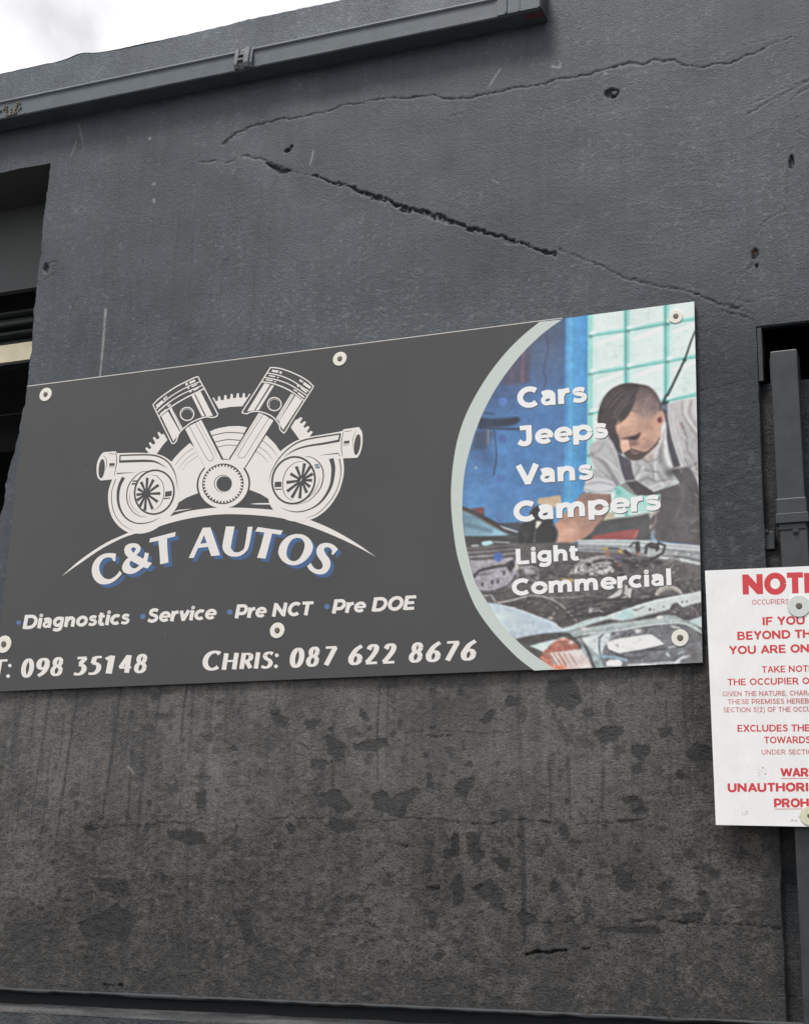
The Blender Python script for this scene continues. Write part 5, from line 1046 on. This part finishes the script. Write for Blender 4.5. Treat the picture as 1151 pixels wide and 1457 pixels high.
# ------------------------------------------------------------------ hand traced name
A1 = crop(120, 745, 8.221); A2 = crop(260, 740, 9.592); A3 = crop(370, 740, 9.592)
name = [
 (A1([(370,352),(362,442),(340,438),(325,405),(290,395),(240,405),(200,440),(175,500),(180,560),(205,610),(245,643),(300,650),(350,625),(392,585),(412,552),(438,580),(425,605),(370,660),(300,700),(230,712),(160,695),(110,640),(88,570),(95,490),(130,425),(180,380),(240,352),(310,345)]), []),
 (A1([(710,338),(755,350),(735,445),(792,462),(740,525),(690,510),(640,550),(580,582),(520,590),(465,572),(442,530),(450,480),(480,430),(515,397),(480,360),(467,310),(480,265),(520,238),(580,230),(630,240),(658,275),(652,320),(610,370),(690,412)]), [A1([(575,277),(600,287),(602,305),(575,345),(550,312),(552,287)]), A1([(546,434),(645,490),(600,522),(560,522),(535,492),(530,460)])]),
 (A1([(770,175),(1068,98),(1062,150),(968,172),(972,300),(985,455),(888,478),(880,340),(865,200),(760,222)]), []),
 (A2([(275,105),(380,100),(510,480),(390,492),(345,365),(210,382),(150,518),(82,518)]), [A2([(292,205),(328,312),(240,325)])]),
 (A2([(590,87),(708,87),(660,350),(668,400),(700,436),(750,442),(810,415),(845,360),(888,92),(955,92),(910,330),(880,410),(820,470),(740,498),(640,490),(570,440),(543,370),(550,300)]), []),
 (A3([(-30,95),(150,122),(312,143),(280,202),(165,182),(130,320),(75,527),(-40,515),(10,360),(60,170),(-65,155)]), []),
 (A3([(515,190),(600,205),(680,262),(722,350),(710,430),(660,510),(580,580),(490,615),(400,610),(310,560),(258,480),(252,410),(290,310),(370,230),(440,200)]), [A3([(520,243),(570,258),(605,310),(607,370),(578,460),(530,530),(470,562),(410,548),(370,500),(362,440),(380,360),(420,285),(470,250)])]),
 (A3([(1064,398),(995,478),(975,465),(985,420),(960,385),(920,368),(880,380),(872,412),(900,470),(945,530),(962,600),(942,670),(892,725),(820,742),(750,728),(680,685),(643,632),(692,583),(715,625),(750,662),(800,677),(845,660),(858,622),(838,570),(790,500),(770,440),(780,380),(820,332),(890,312),(960,320),(1020,352)]), [])]
nm = Print(YS - .0001)
sh_ = Print(YS - .0001)
for o, hs in name:
    f = lambda L: [(a + 5.2, b + 4.8) for a, b in L]; sh_.poly(smooth(f(o), 4, True, 38), 0, [smooth(f(h), 4, True, 50) for h in hs])
sh_.build('lettering_drop_shade', M_blue, sign); nm.k = 16
for o, hs in name: nm.poly(smooth(o, 4, True, 38), 0, [smooth(h, 4, True, 50) for h in hs])
nm.build('name_lettering', M_white, sign)

# ------------------------------------------------------------------ geometric sans strokes (x right, y up, capital = 1)
def E_(cx_, cy_, rx, ry, a0=0, a1=360, n=22): return [(p[0], p[1]) for p in ell(cx_, cy_, rx, ry, a0, a1, n)] + ([ell(cx_, cy_, rx, ry, a0, a1, n)[0]] if a1 - a0 == 360 else [])
w = .205
def sm_(p): return smooth(p, 5, False, 70)
FONT = {
 'D': (.93, [([(.1,0),(.1,1)],w),([(.1,.905),(.40,.905)]+E_(.42,.5,.38,.405,90,-90,16)+[(.1,.095)],.19)]),
 'i': (.28, [([(.12,0),(.12,.75)],w),(E_(.12,.93,.055,.055),.12)]),
 'a': (.66, [(sm_([(.06,.58),(.2,.64),(.34,.64),(.45,.56),(.475,.42),(.475,0)]),.19),(sm_([(.46,.43),(.28,.43),(.13,.36),(.1,.22),(.2,.10),(.36,.12),(.46,.24)]),.15)]),
 'g': (.76, [(E_(.34,.41,.25,.26),.19),(sm_([(.575,.75),(.575,.4),(.575,.05),(.52,-.12),(.36,-.18),(.2,-.16),(.09,-.1)]),.19)]),
 'n': (.74, [([(.1,0),(.1,.75)],w),(sm_([(.12,.42),(.2,.58),(.36,.65),(.51,.58),(.56,.42),(.56,0)]),.2)]),
 'o': (.76, [(E_(.37,.375,.28,.285),.19)]),
 's': (.6, [(sm_([(.50,.6),(.34,.665),(.18,.64),(.13,.54),(.2,.45),(.36,.395),(.47,.33),(.49,.2),(.4,.105),(.24,.085),(.06,.15)]),.165)]),
 't': (.50, [(sm_([(.17,.92),(.17,.5),(.17,.24),(.23,.11),(.34,.085),(.44,.12)]),w),([(.0,.66),(.42,.66)],.16)]),
 'c': (.66, [(E_(.37,.375,.28,.285,48,312,18),.19)]),
 'e': (.74, [(E_(.37,.375,.28,.285,0,318,20),.18),([(.12,.37),(.72,.37)],.13)]),
 'r': (.48, [([(.1,0),(.1,.75)],w),(sm_([(.12,.40),(.18,.56),(.28,.64),(.44,.665)]),.19)]),
 'v': (.68, [([(.09,.75),(.33,.04)],.2),([(.58,.75),(.33,.04)],.2),([(.22,.08),(.44,.08)],.16)]),
 'p': (.78, [(E_(.40,.375,.27,.285),.19),([(.1,.75),(.1,-.22)],w)]),
 'm': (1.16, [([(.1,0),(.1,.75)],w),(sm_([(.12,.42),(.2,.58),(.34,.65),(.48,.58),(.53,.42),(.53,0)]),.2),(sm_([(.55,.42),(.63,.58),(.78,.65),(.91,.58),(.96,.42),(.96,0)]),.2)]),
 'h': (.74, [([(.1,0),(.1,1.06)],w),(sm_([(.12,.42),(.2,.58),(.36,.65),(.51,.58),(.56,.42),(.56,0)]),.2)]),
 'l': (.32, [([(.12,0),(.12,1.06)],w)]),
 'P': (.80, [([(.1,0),(.1,1)],w),([(.1,.905),(.40,.905)]+E_(.42,.62,.25,.285,90,-90,14)+[(.1,.335)],.19)]),
 'N': (.98, [([(.1,0),(.1,1)],.2),([(.1,.9),(.77,.1)],.22),([(.77,0),(.77,1)],.2)]),
 'C': (.86, [(E_(.47,.5,.37,.41,46,314,22),.2)]),
 'T': (.80, [([(0,.91),(.76,.91)],.18),([(.38,0),(.38,1)],w)]),
 'O': (1.0, [(E_(.48,.5,.38,.41,n=30),.2)]),
 'E': (.76, [([(.1,0),(.1,1)],w),([(.1,.91),(.68,.91)],.18),([(.1,.5),(.62,.5)],.17),([(.1,.09),(.69,.09)],.18)]),
 'J': (.68, [([(.1,.91),(.56,.91)],.18),(sm_([(.47,1),(.47,.6),(.47,.32),(.42,.14),(.29,.08),(.15,.12),(.04,.22)]),.2)]),
 'S': (.74, [(sm_([(.60,.82),(.42,.915),(.24,.89),(.15,.78),(.17,.64),(.33,.54),(.5,.47),(.60,.36),(.58,.2),(.44,.1),(.27,.09),(.06,.2)]),.19)]),
 'V': (.86, [([(.07,1),(.42,.05)],.21),([(.77,1),(.42,.05)],.21),([(.30,.09),(.54,.09)],.18)]),
 'L': (.70, [([(.1,0),(.1,1)],w),([(.1,.09),(.64,.09)],.18)]),
 'I': (.30, [([(.12,0),(.12,1)],w)]),
 'U': (.92, [(sm_([(.1,1),(.1,.6),(.1,.34),(.2,.14),(.42,.085),(.64,.14),(.74,.34),(.74,.6),(.74,1)]),w)]),
 'R': (.88, [([(.1,0),(.1,1)],w),([(.1,.905),(.44,.905)]+E_(.46,.68,.22,.225,90,-90,14)+[(.1,.455)],.18),([(.42,.46),(.74,.0)],.22)]),
 'F': (.72, [([(.1,0),(.1,1)],w),([(.1,.91),(.68,.91)],.18),([(.1,.49),(.60,.49)],.17)]),
 'Y': (.84, [([(.07,1),(.41,.46)],.21),([(.75,1),(.41,.46)],.21),([(.41,.5),(.41,0)],w)]),
 'B': (.88, [([(.1,0),(.1,1)],w),([(.1,.91),(.42,.91)]+E_(.44,.715,.20,.195,90,-90,12)+[(.1,.52)],.17),([(.1,.53),(.46,.53)]+E_(.48,.31,.23,.22,90,-90,12)+[(.1,.09)],.17)]),
 'H': (.92, [([(.1,0),(.1,1)],w),([(.76,0),(.76,1)],w),([(.1,.52),(.76,.52)],.17)]),
 'A': (.90, [([(.08,0),(.43,.97)],.2),([(.80,0),(.43,.97)],.2),([(.33,.93),(.54,.93)],.14),([(.2,.30),(.68,.30)],.16)]),
 'G': (.96, [(E_(.48,.5,.38,.41,46,330,22),.19),([(.48,.46),(.86,.46)],.16),([(.78,.46),(.78,.12)],.18)]),
 'X': (.84, [([(.06,0),(.76,1)],.22),([(.06,1),(.76,0)],.22)]),
 'W': (1.26, [([(.06,1),(.32,.05)],.2),([(.62,.95),(.32,.05)],.19),([(.62,.95),(.90,.05)],.19),([(1.18,1),(.90,.05)],.2)]),
 'M': (1.06, [([(.1,0),(.1,1)],.2),([(.88,0),(.88,1)],.2),([(.13,.95),(.49,.08)],.19),([(.86,.95),(.49,.08)],.19)]),
 'K': (.90, [([(.1,0),(.1,1)],w),([(.14,.36),(.74,1)],.21),([(.34,.56),(.80,0)],.22)]),
 ',': (.30, [([(.14,.12),(.09,-.14)],.16)]),
 '5': (.74, [([(.18,.91),(.62,.91)],.17),([(.18,.95),(.13,.5)],.16),(sm_([(.1,.50),(.32,.60),(.52,.52),(.57,.33),(.48,.14),(.28,.08),(.08,.18)]),.17)]),
 '2': (.74, [(sm_([(.1,.72),(.2,.88),(.38,.915),(.54,.8),(.52,.62),(.32,.36),(.12,.12)]),.18),([(.07,.09),(.62,.09)],.17)]),
 '(': (.42, [(sm_([(.32,1.05),(.16,.75),(.13,.4),(.18,.05),(.32,-.25)]),.14)]),
 ')': (.42, [(sm_([(.08,1.05),(.24,.75),(.27,.4),(.22,.05),(.08,-.25)]),.14)]),
 ' ': (.36, [])}
def word_(text): pass
def word(text, a, b, cap, slant=0.0, dx=0, dy=0, pr=None, mi=0, tilt=0.0, bold=1.0):
    """text fitted between two baseline ends a..b (survey px), capital height cap px"""
    strokes = []; x = 0
    for ch_ in text:
        adv, ss = FONT[ch_]; adv += .045
        for pts, wd in ss: strokes.append(([(px_ + x + slant * py_, py_) for px_, py_ in pts], wd))
        x += adv
    x0 = min(min(p[0] for p in s) - wd / 2 * .9 for s, wd in strokes); x1 = max(max(p[0] for p in s) + wd / 2 * .9 for s, wd in strokes)
    L = math.dist(a, b); ex = ((b[0]-a[0]) / (x1 - x0), (b[1]-a[1]) / (x1 - x0)); ey = (tilt * cap, -cap)
    kk = 0
    k0 = pr.k
    for pts, wd in strokes:
        q = [(a[0] + dx + (u - x0) * ex[0] + v * ey[0], a[1] + dy + (u - x0) * ex[1] + v * ey[1]) for u, v in pts]
        # widths: blend of horizontal and vertical scale
        n = len(q); Wd = []
        for i in range(n):
            t0 = pts[max(0, i-1)]; t1 = pts[min(n-1, i+1)]; tx, ty = t1[0]-t0[0], t1[1]-t0[1]; r = math.hypot(tx, ty) + 1e-9
            Wd.append(wd * bold * math.hypot(ty / r * (.72 * cap + .28 * math.hypot(*ex)), tx / r * cap * .96))
        pr.stroke(q, Wd, mi, sm=False)
sans = Print(YS - .0001, .00003)
for t, a, b2, c_ in [('Diagnostics', (32.6,895.2), (185.4,888.0), 19.4), ('Service', (209,886.0), (309,880.8), 19.2), ('Pre NCT', (334.4,880.0), (448.2,875.1), 19.2), ('Pre DOE', (472.6,873.2), (594.4,867.0), 19.6)]:
    sans = Print(YS - .0001, .00003); word(t, a, b2, c_, .20, pr=sans, tilt=-.02, bold=1.30); sans.build('service_lettering', M_white, sign)
lst = [('Cars', (737.2,580.4), (834.6,571.2), 28.2), ('Jeeps', (735.2,634.6), (864.6,622.2), 27.4), ('Vans', (735.0,689.6), (843.2,681.2), 27.4), ('Campers', (731.8,742.6), (939.8,724.9), 28.0), ('Light', (735.0,803.0), (825.6,796.2), 21.8), ('Commercial', (729.2,847.4), (954.6,832.6), 22.6)]
for t, a, b2, c_ in lst:
    dr = Print(YS - .0001, .00001); word(t, a, b2, c_, 0, 1.1, 1.3, pr=dr, tilt=-.035, bold=1.36); k_ = dr.k
    vl = Print(YS - .0001, .00001); vl.k = k_ + 4; word(t, a, b2, c_, 0, pr=vl, tilt=-.035, bold=1.36)
    o_ = vl.build('vehicle_lettering', M_white2, sign); dr.build('letter_drop_tone', M_shadow, o_)
for (a, b2, r_) in [(26.6,886,3.3),(203.3,877.2,3.8),(327,870.9,3.8),(465.3,863.4,3.8)]:
    d_ = Print(YS - .0001); d_.poly(ell(a, b2, r_, r_, n=18), 0); d_.build('bullet_dot', M_dot, sign)

# ------------------------------------------------------------------ broad-nib figures for the phone numbers
def N_(p, closed=False): return smooth(p + ([p[0]] if closed else []), 6, False, 60)
FIG = {
 '0': [E_(.31,.5,.21,.43,90,450,28)],
 '9': [E_(.31,.68,.2,.26,0,360,24), N_([(.51,.68),(.50,.45),(.38,.2),(.16,.03)])],
 '8': [E_(.33,.735,.165,.20,0,360,22), E_(.31,.28,.215,.23,0,360,24)],
 '3': [[(.10,.93),(.54,.93)], [(.50,.93),(.27,.60)], N_([(.22,.57),(.42,.50),(.50,.32),(.42,.14),(.26,.06),(.04,.10)])],
 '5': [[(.22,.93),(.58,.93)], [(.24,.93),(.18,.60)], N_([(.16,.60),(.34,.59),(.49,.46),(.48,.24),(.32,.08),(.04,.07)])],
 '1': [[(.12,.80),(.36,.93)], [(.34,.98),(.34,0)]],
 '4': [[(.42,.98),(.42,0)], [(.40,.95),(.06,.30)], [(.02,.30),(.60,.30)]],
 '7': [[(.06,.92),(.58,.92)], [(.52,.92),(.20,0)]],
 '6': [N_([(.52,.97),(.28,.76),(.12,.42),(.11,.28)]), E_(.32,.28,.20,.235,0,360,24)],
 '2': [N_([(.10,.74),(.18,.90),(.34,.93),(.45,.82),(.42,.60),(.26,.32),(.08,.09)]), [(.06,.07),(.58,.07)]],
 'T': [[(0,.93),(.72,.93)], [(.36,.97),(.36,0)]],
 'C': [E_(.48,.5,.38,.43,48,312,24)],
 'H': [[(.1,0),(.1,1)], [(.65,0),(.65,1)], [(.1,.52),(.65,.52)]],
 'R': [[(.1,0),(.1,1)], N_([(.1,.93),(.34,.93),(.50,.84),(.50,.62),(.34,.50),(.1,.48)]), [(.30,.50),(.58,.03)]],
 'I': [[(.1,0),(.1,1)]],
 'S': [N_([(.56,.84),(.42,.93),(.24,.90),(.15,.76),(.24,.60),(.42,.48),(.52,.32),(.46,.14),(.28,.06),(.05,.14)])]}
ph = Print(YS - .0001, .00001)
def fig(ch_, x0, x1, yt, yb, slope=-.045, hv=(.25, .125), sl=.14):
    Ss = []
    for pts in FIG[ch_]:
        pts = [(p[0] + sl * p[1], p[1]) for p in pts]; n = len(pts); Wd = []
        for i in range(n):
            a, b2 = pts[max(0, i-1)], pts[min(n-1, i+1)]; tx, ty = b2[0]-a[0], b2[1]-a[1]; r = math.hypot(tx, ty) + 1e-9
            v_ = abs(ty) / r; Wd.append(hv[1] + (hv[0] - hv[1]) * v_ ** 1.3 * (.72 if (ch_ in '3' and False) else 1))
        Ss.append((pts, Wd))
    qs = [q for pts, Wd in Ss for quad in ribbon(pts, Wd) for q in quad]
    bx0, bx1 = min(q[0] for q in qs), max(q[0] for q in qs); by0, by1 = min(q[1] for q in qs), max(q[1] for q in qs)
    xc = (x0 + x1) / 2; ph.k = 1
    nm_ = 'numeral' if ch_.isdigit() else 'letter'
    for pts, Wd in Ss:
        P = []; W2 = []
        sx = (x1 - x0) / (bx1 - bx0); sy = (yb - yt) / (by1 - by0)
        for i, (u, v) in enumerate(pts):
            X_ = x0 + (u - bx0) * sx; Y_ = yb - (v - by0) * sy + slope * (X_ - xc); P.append((X_, Y_))
        y = ph._y()
        for quad in ribbon(pts, Wd):
            V_ = []
            for u, v in quad:
                X_ = x0 + (u - bx0) * sx; Y_ = yb - (v - by0) * sy + slope * (X_ - xc); q_ = PX(X_, Y_, ph.Y); V_.append((q_[0], y, q_[2]))
            a, b2, c_ = V_[:3]; nn_ = (b2[2]-a[2])*(c_[0]-a[0]) - (b2[0]-a[0])*(c_[2]-a[2])
            ph.mb.add(V_, [(0,1,2,3) if nn_ < 0 else (3,2,1,0)])
        ph.k += 1
    ph.build(nm_, M_white, sign); ph.mb = MB()
def F1(ch_, a, b2, t, bt): fig(ch_, a / 5.232, b2 / 5.232, 920 + t / 5.232, 920 + bt / 5.232)
def F2(ch_, a, b2, t, bt): fig(ch_, 280 + a / 5.755, 280 + b2 / 5.755, 910 + t / 5.755, 910 + bt / 5.755)
def F3(ch_, a, b2, t, bt): fig(ch_, 480 + a / 5.481, 480 + b2 / 5.481, 890 + t / 5.481, 890 + bt / 5.481)
def flush_(nm_):
    global ph
    ph.build(nm_, M_white, sign); ph = Print(YS - .0001, .00001)
for a in [('T',-62,56,98,232),('0',157,254,90,232),('9',270,371,86,228),('8',374,471,80,221),('3',547,652,76,216),('5',659,758,72,211),('1',781,858,66,204),('4',881,981,62,199),('8',997,1096,56,199)]: F1(*a)
for a in [('C',47,201,93,255),('H',203,345,110,249),('R',347,463,108,243),('I',466,521,104,241),('S',525,630,100,239),('0',761,882,68,232),('8',894,1006,60,224),('7',1040,1153,56,217)]: F2(*a)
for a in [('6',84,200,150,310),('2',214,326,147,303),('2',347,461,141,298),('8',557,669,133,291),('6',689,810,124,286),('7',839,956,122,280),('6',961,1087,111,275)]: F3(*a)
ph.k = 1
for a, b2, r_ in [(14,947.2,2.5),(11.5,962.2,2.7),(393.8,932.6,2.7),(392.6,948.3,2.7)]: ph.poly(ell(a, b2, r_, r_, n=12), 0, up=False); ph.build('colon_dot', M_white, sign); ph.mb = MB()

# ------------------------------------------------------------------ fixing washers of the signboard
def washer(parent, x, y, r_px, Y, M_=M_washer, scr=.40, metal=False, th=.003):
    cx_, _, cz_ = PX(x, y, Y - th); c1, _, _ = PX(x + r_px, y, Y - th); r_ = abs(c1 - cx_)
    b_ = MB(); b_.disc((cx_, cz_), r_, Y - th, Y - .0003, 30, bevel=.0012, inner=r_ * scr); o = b_.build('washer', M_, parent)
    b_ = MB(); b_.disc((cx_ + .0006, cz_), r_ * scr * .86, Y - th - .0022, Y - th * .4, 14, bevel=.0018)
    b_.disc((cx_ + .0006, cz_), r_ * scr * .34, Y - th - .0026, Y - th - .0018, 6, bevel=.0003)
    b_.build('screw_head', M_screw, o); return o
for x, y, r_ in [(64.6,561,8.6),(483.2,510.2,9.8),(394.2,897.2,10.4),(5,917,10.6),(961.3,449.6,10.6),(967.4,907.8,12.4)]: washer(sign, x, y, r_, YS)
for a, b2 in [((749.6/3.197, 820+250/3.197), (752/3.197, 820+275/3.197)), ((122.2,671.4),(124.6,669.8)), ((252,936.5),(252.6,937.2))]:
    pm = Print(YS, .00012); pm.stroke([a, b2], .9, 0, sm=False); pm.build('scuff_mark', M_channel, sign)

# ------------------------------------------------------------------ notice board
YN = -.062
nb = empty('notice_board', (-.6, -.06, 1.9), 'white warning notice board with red lettering, over the downpipe right of the signboard', 'notice board')
n0 = on((1003, 812), YN); n1 = on((1018.4, 1174.2), YN); n2 = on((1151, 805.5), YN)
ex = ((n2[0] - n0[0]), (n2[1] - n0[1])); L_ = math.hypot(*ex); ex = (ex[0] / L_ * .60, ex[1] / L_ * .60)
n3 = on((1151, 1176.8), YN); ey = ((n3[0] - n1[0]), (n3[1] - n1[1])); L_ = math.hypot(*ey); ey = (ey[0] / L_ * .60, ey[1] / L_ * .60)
q = [n0, (n0[0] + ex[0], n0[1] + ex[1]), (n1[0] + ey[0], n1[1] + ey[1]), n1]
b_ = MB(); T2 = .004; b_.add([(x, YN, z) for x, z in q] + [(x, YN + T2, z) for x, z in q], [(0,3,2,1), (4,5,6,7), (0,1,5,4), (1,2,6,5), (2,3,7,6), (3,0,4,7)])
n_ = M_notice.node_tree; wv = n_.nodes.new('ShaderNodeTexWave'); wv.bands_direction = 'X'; wv.inputs['Scale'].default_value = 62; wv.inputs['Distortion'].default_value = .3
t_c = n_.nodes.new('ShaderNodeTexCoord'); n_.links.new(t_c.outputs['Object'], wv.inputs['Vector']); bpn = n_.nodes.new('ShaderNodeBump'); bpn.inputs['Distance'].default_value = .0006; bpn.inputs['Strength'].default_value = .8
n_.links.new(wv.outputs['Fac'], bpn.inputs['Height']); n_.links.new(bpn.outputs['Normal'], n_.nodes['Principled BSDF'].inputs['Normal'])
npan = b_.build('panel', M_notice, nb)
for (x, y, rx, ry) in [(1061,1157,6,5),(1128,1168,9,3),(1085,1098,5,5)]:
    sp = Print(YN, .00015)
    for k in range(9): sp.poly(ell(x + random.gauss(0, rx * .5), y + random.gauss(0, ry * .5), random.uniform(.5, 1.6), random.uniform(.4, 1.4), n=8), 0, up=False)
    sp.build('dirt_smudge', mat('dirt_grey', (.55, .55, .53), .7), npan)
YB = on((1060, 1000), YN)
b_ = MB(); b_.box((n0[0] + .20, YN + T2 + .0005, n1[1] + .05), (n0[0] + .24, YP - .0045, n1[1] + .09)); b_.build('spacer', M_black, nb); b_ = MB(); b_.box((n0[0] + .20, YN + T2 + .0005, n0[1] - .12), (n0[0] + .24, YP - .0045, n0[1] - .08)); b_.build('spacer', M_black, nb)
N5 = crop(1000, 800, 3.6425)
def extent(text):
    x = 0; lo = 9; hi = -9
    for ch_ in text:
        adv, ss = FONT[ch_]; adv += .045
        for pts, wd in ss:
            lo = min(lo, x + min(p[0] for p in pts) - wd * .45); hi = max(hi, x + max(p[0] for p in pts) + wd * .45)
        x += adv
    return lo, hi
rows_ = [('NOTICE','NOT',212,530,168,160,104,1.32,0),('OCCUPIERS','OCCUPIERS',255,446,222,217,28,.62,1),('IF YOU','IF YOU',311,528,328,322,43,1.05,0),
 ('BEYOND THIS','BEYOND',180,453,404,395,43,1.05,0),('YOU ARE ON','YOU ARE',136,433,478,470,42,1.02,0),('TAKE NOTICE','TAKE',303,430,574,571,34,.80,0),('THE OCCUPIER OF','THE OCCUPIER',125,497,640,633,35,.80,0),
 ('GIVEN THE NATURE, CHARACTER','GIVEN THE NATURE,',102,437,697,692,26,.62,1),('THESE PREMISES HEREBY','THESE PREMISES',127,422,738,734,27,.62,1),('SECTION 5(2) OF THE OCCUPIERS','SECTION 5(2) OF THE',105,457,780,776,27,.62,1),
 ('EXCLUDES THE','EXCLUDES',180,440,880,878,36,.85,0),('TOWARDS','TOWARD',315,530,941,939,36,.82,0),('UNDER SECTION','UNDER',304,430,999,998,27,.62,1),
 ('WARNING','WAR',404,548,1113,1112,44,1.2,0),('UNAUTHORISED','UNAUTHORI',130,545,1192,1188,44,1.18,0),('PROHIBITED','PROH',371,548,1272,1271,45,1.2,0)]
for f_, r_, x0, x1, y0, y1, cap, bd, sml in rows_:
    l0, h0 = extent(r_); l1, h1 = extent(f_); k_ = (x1 - x0) / (h0 - l0); xe_ = x0 + (h1 - l1) * k_; ye_ = y0 + (xe_ - x0) * (y1 - y0) / (x1 - x0)
    t_ = Print(YN - .0001, .00002); A_, B_ = N5([(x0, y0), (xe_, ye_)]); word(f_, A_, B_, cap / 3.6425, 0, pr=t_, tilt=-.03, bold=bd * 1.16)
    t_.build('small_print' if sml else 'warning_lettering', M_redthin if sml else M_red, nb)
for ul_ in ([(405,1123),(720,1120)], [(371,1281),(770,1278)]):
    ul = Print(YN, .0004); ul.stroke(N5(ul_), .7, 0, sm=False); ul.build('underline', M_red, nb)
#N5([(405,1123),(720,1120)]), .7, 0, sm=False); ul.stroke(N5([(371,1281),(770,1278)]), .7, 0, sm=False); ul.build('underline', M_red, nb)
washer(nb, 1136.6, 862.5, 16.5, YN - .0006, M_washer_metal, .30, th=.003)
washer(nb, 1151.5, 1161.5, 13.8, YN - .0006, M_washer_yellow, .26, th=.003)
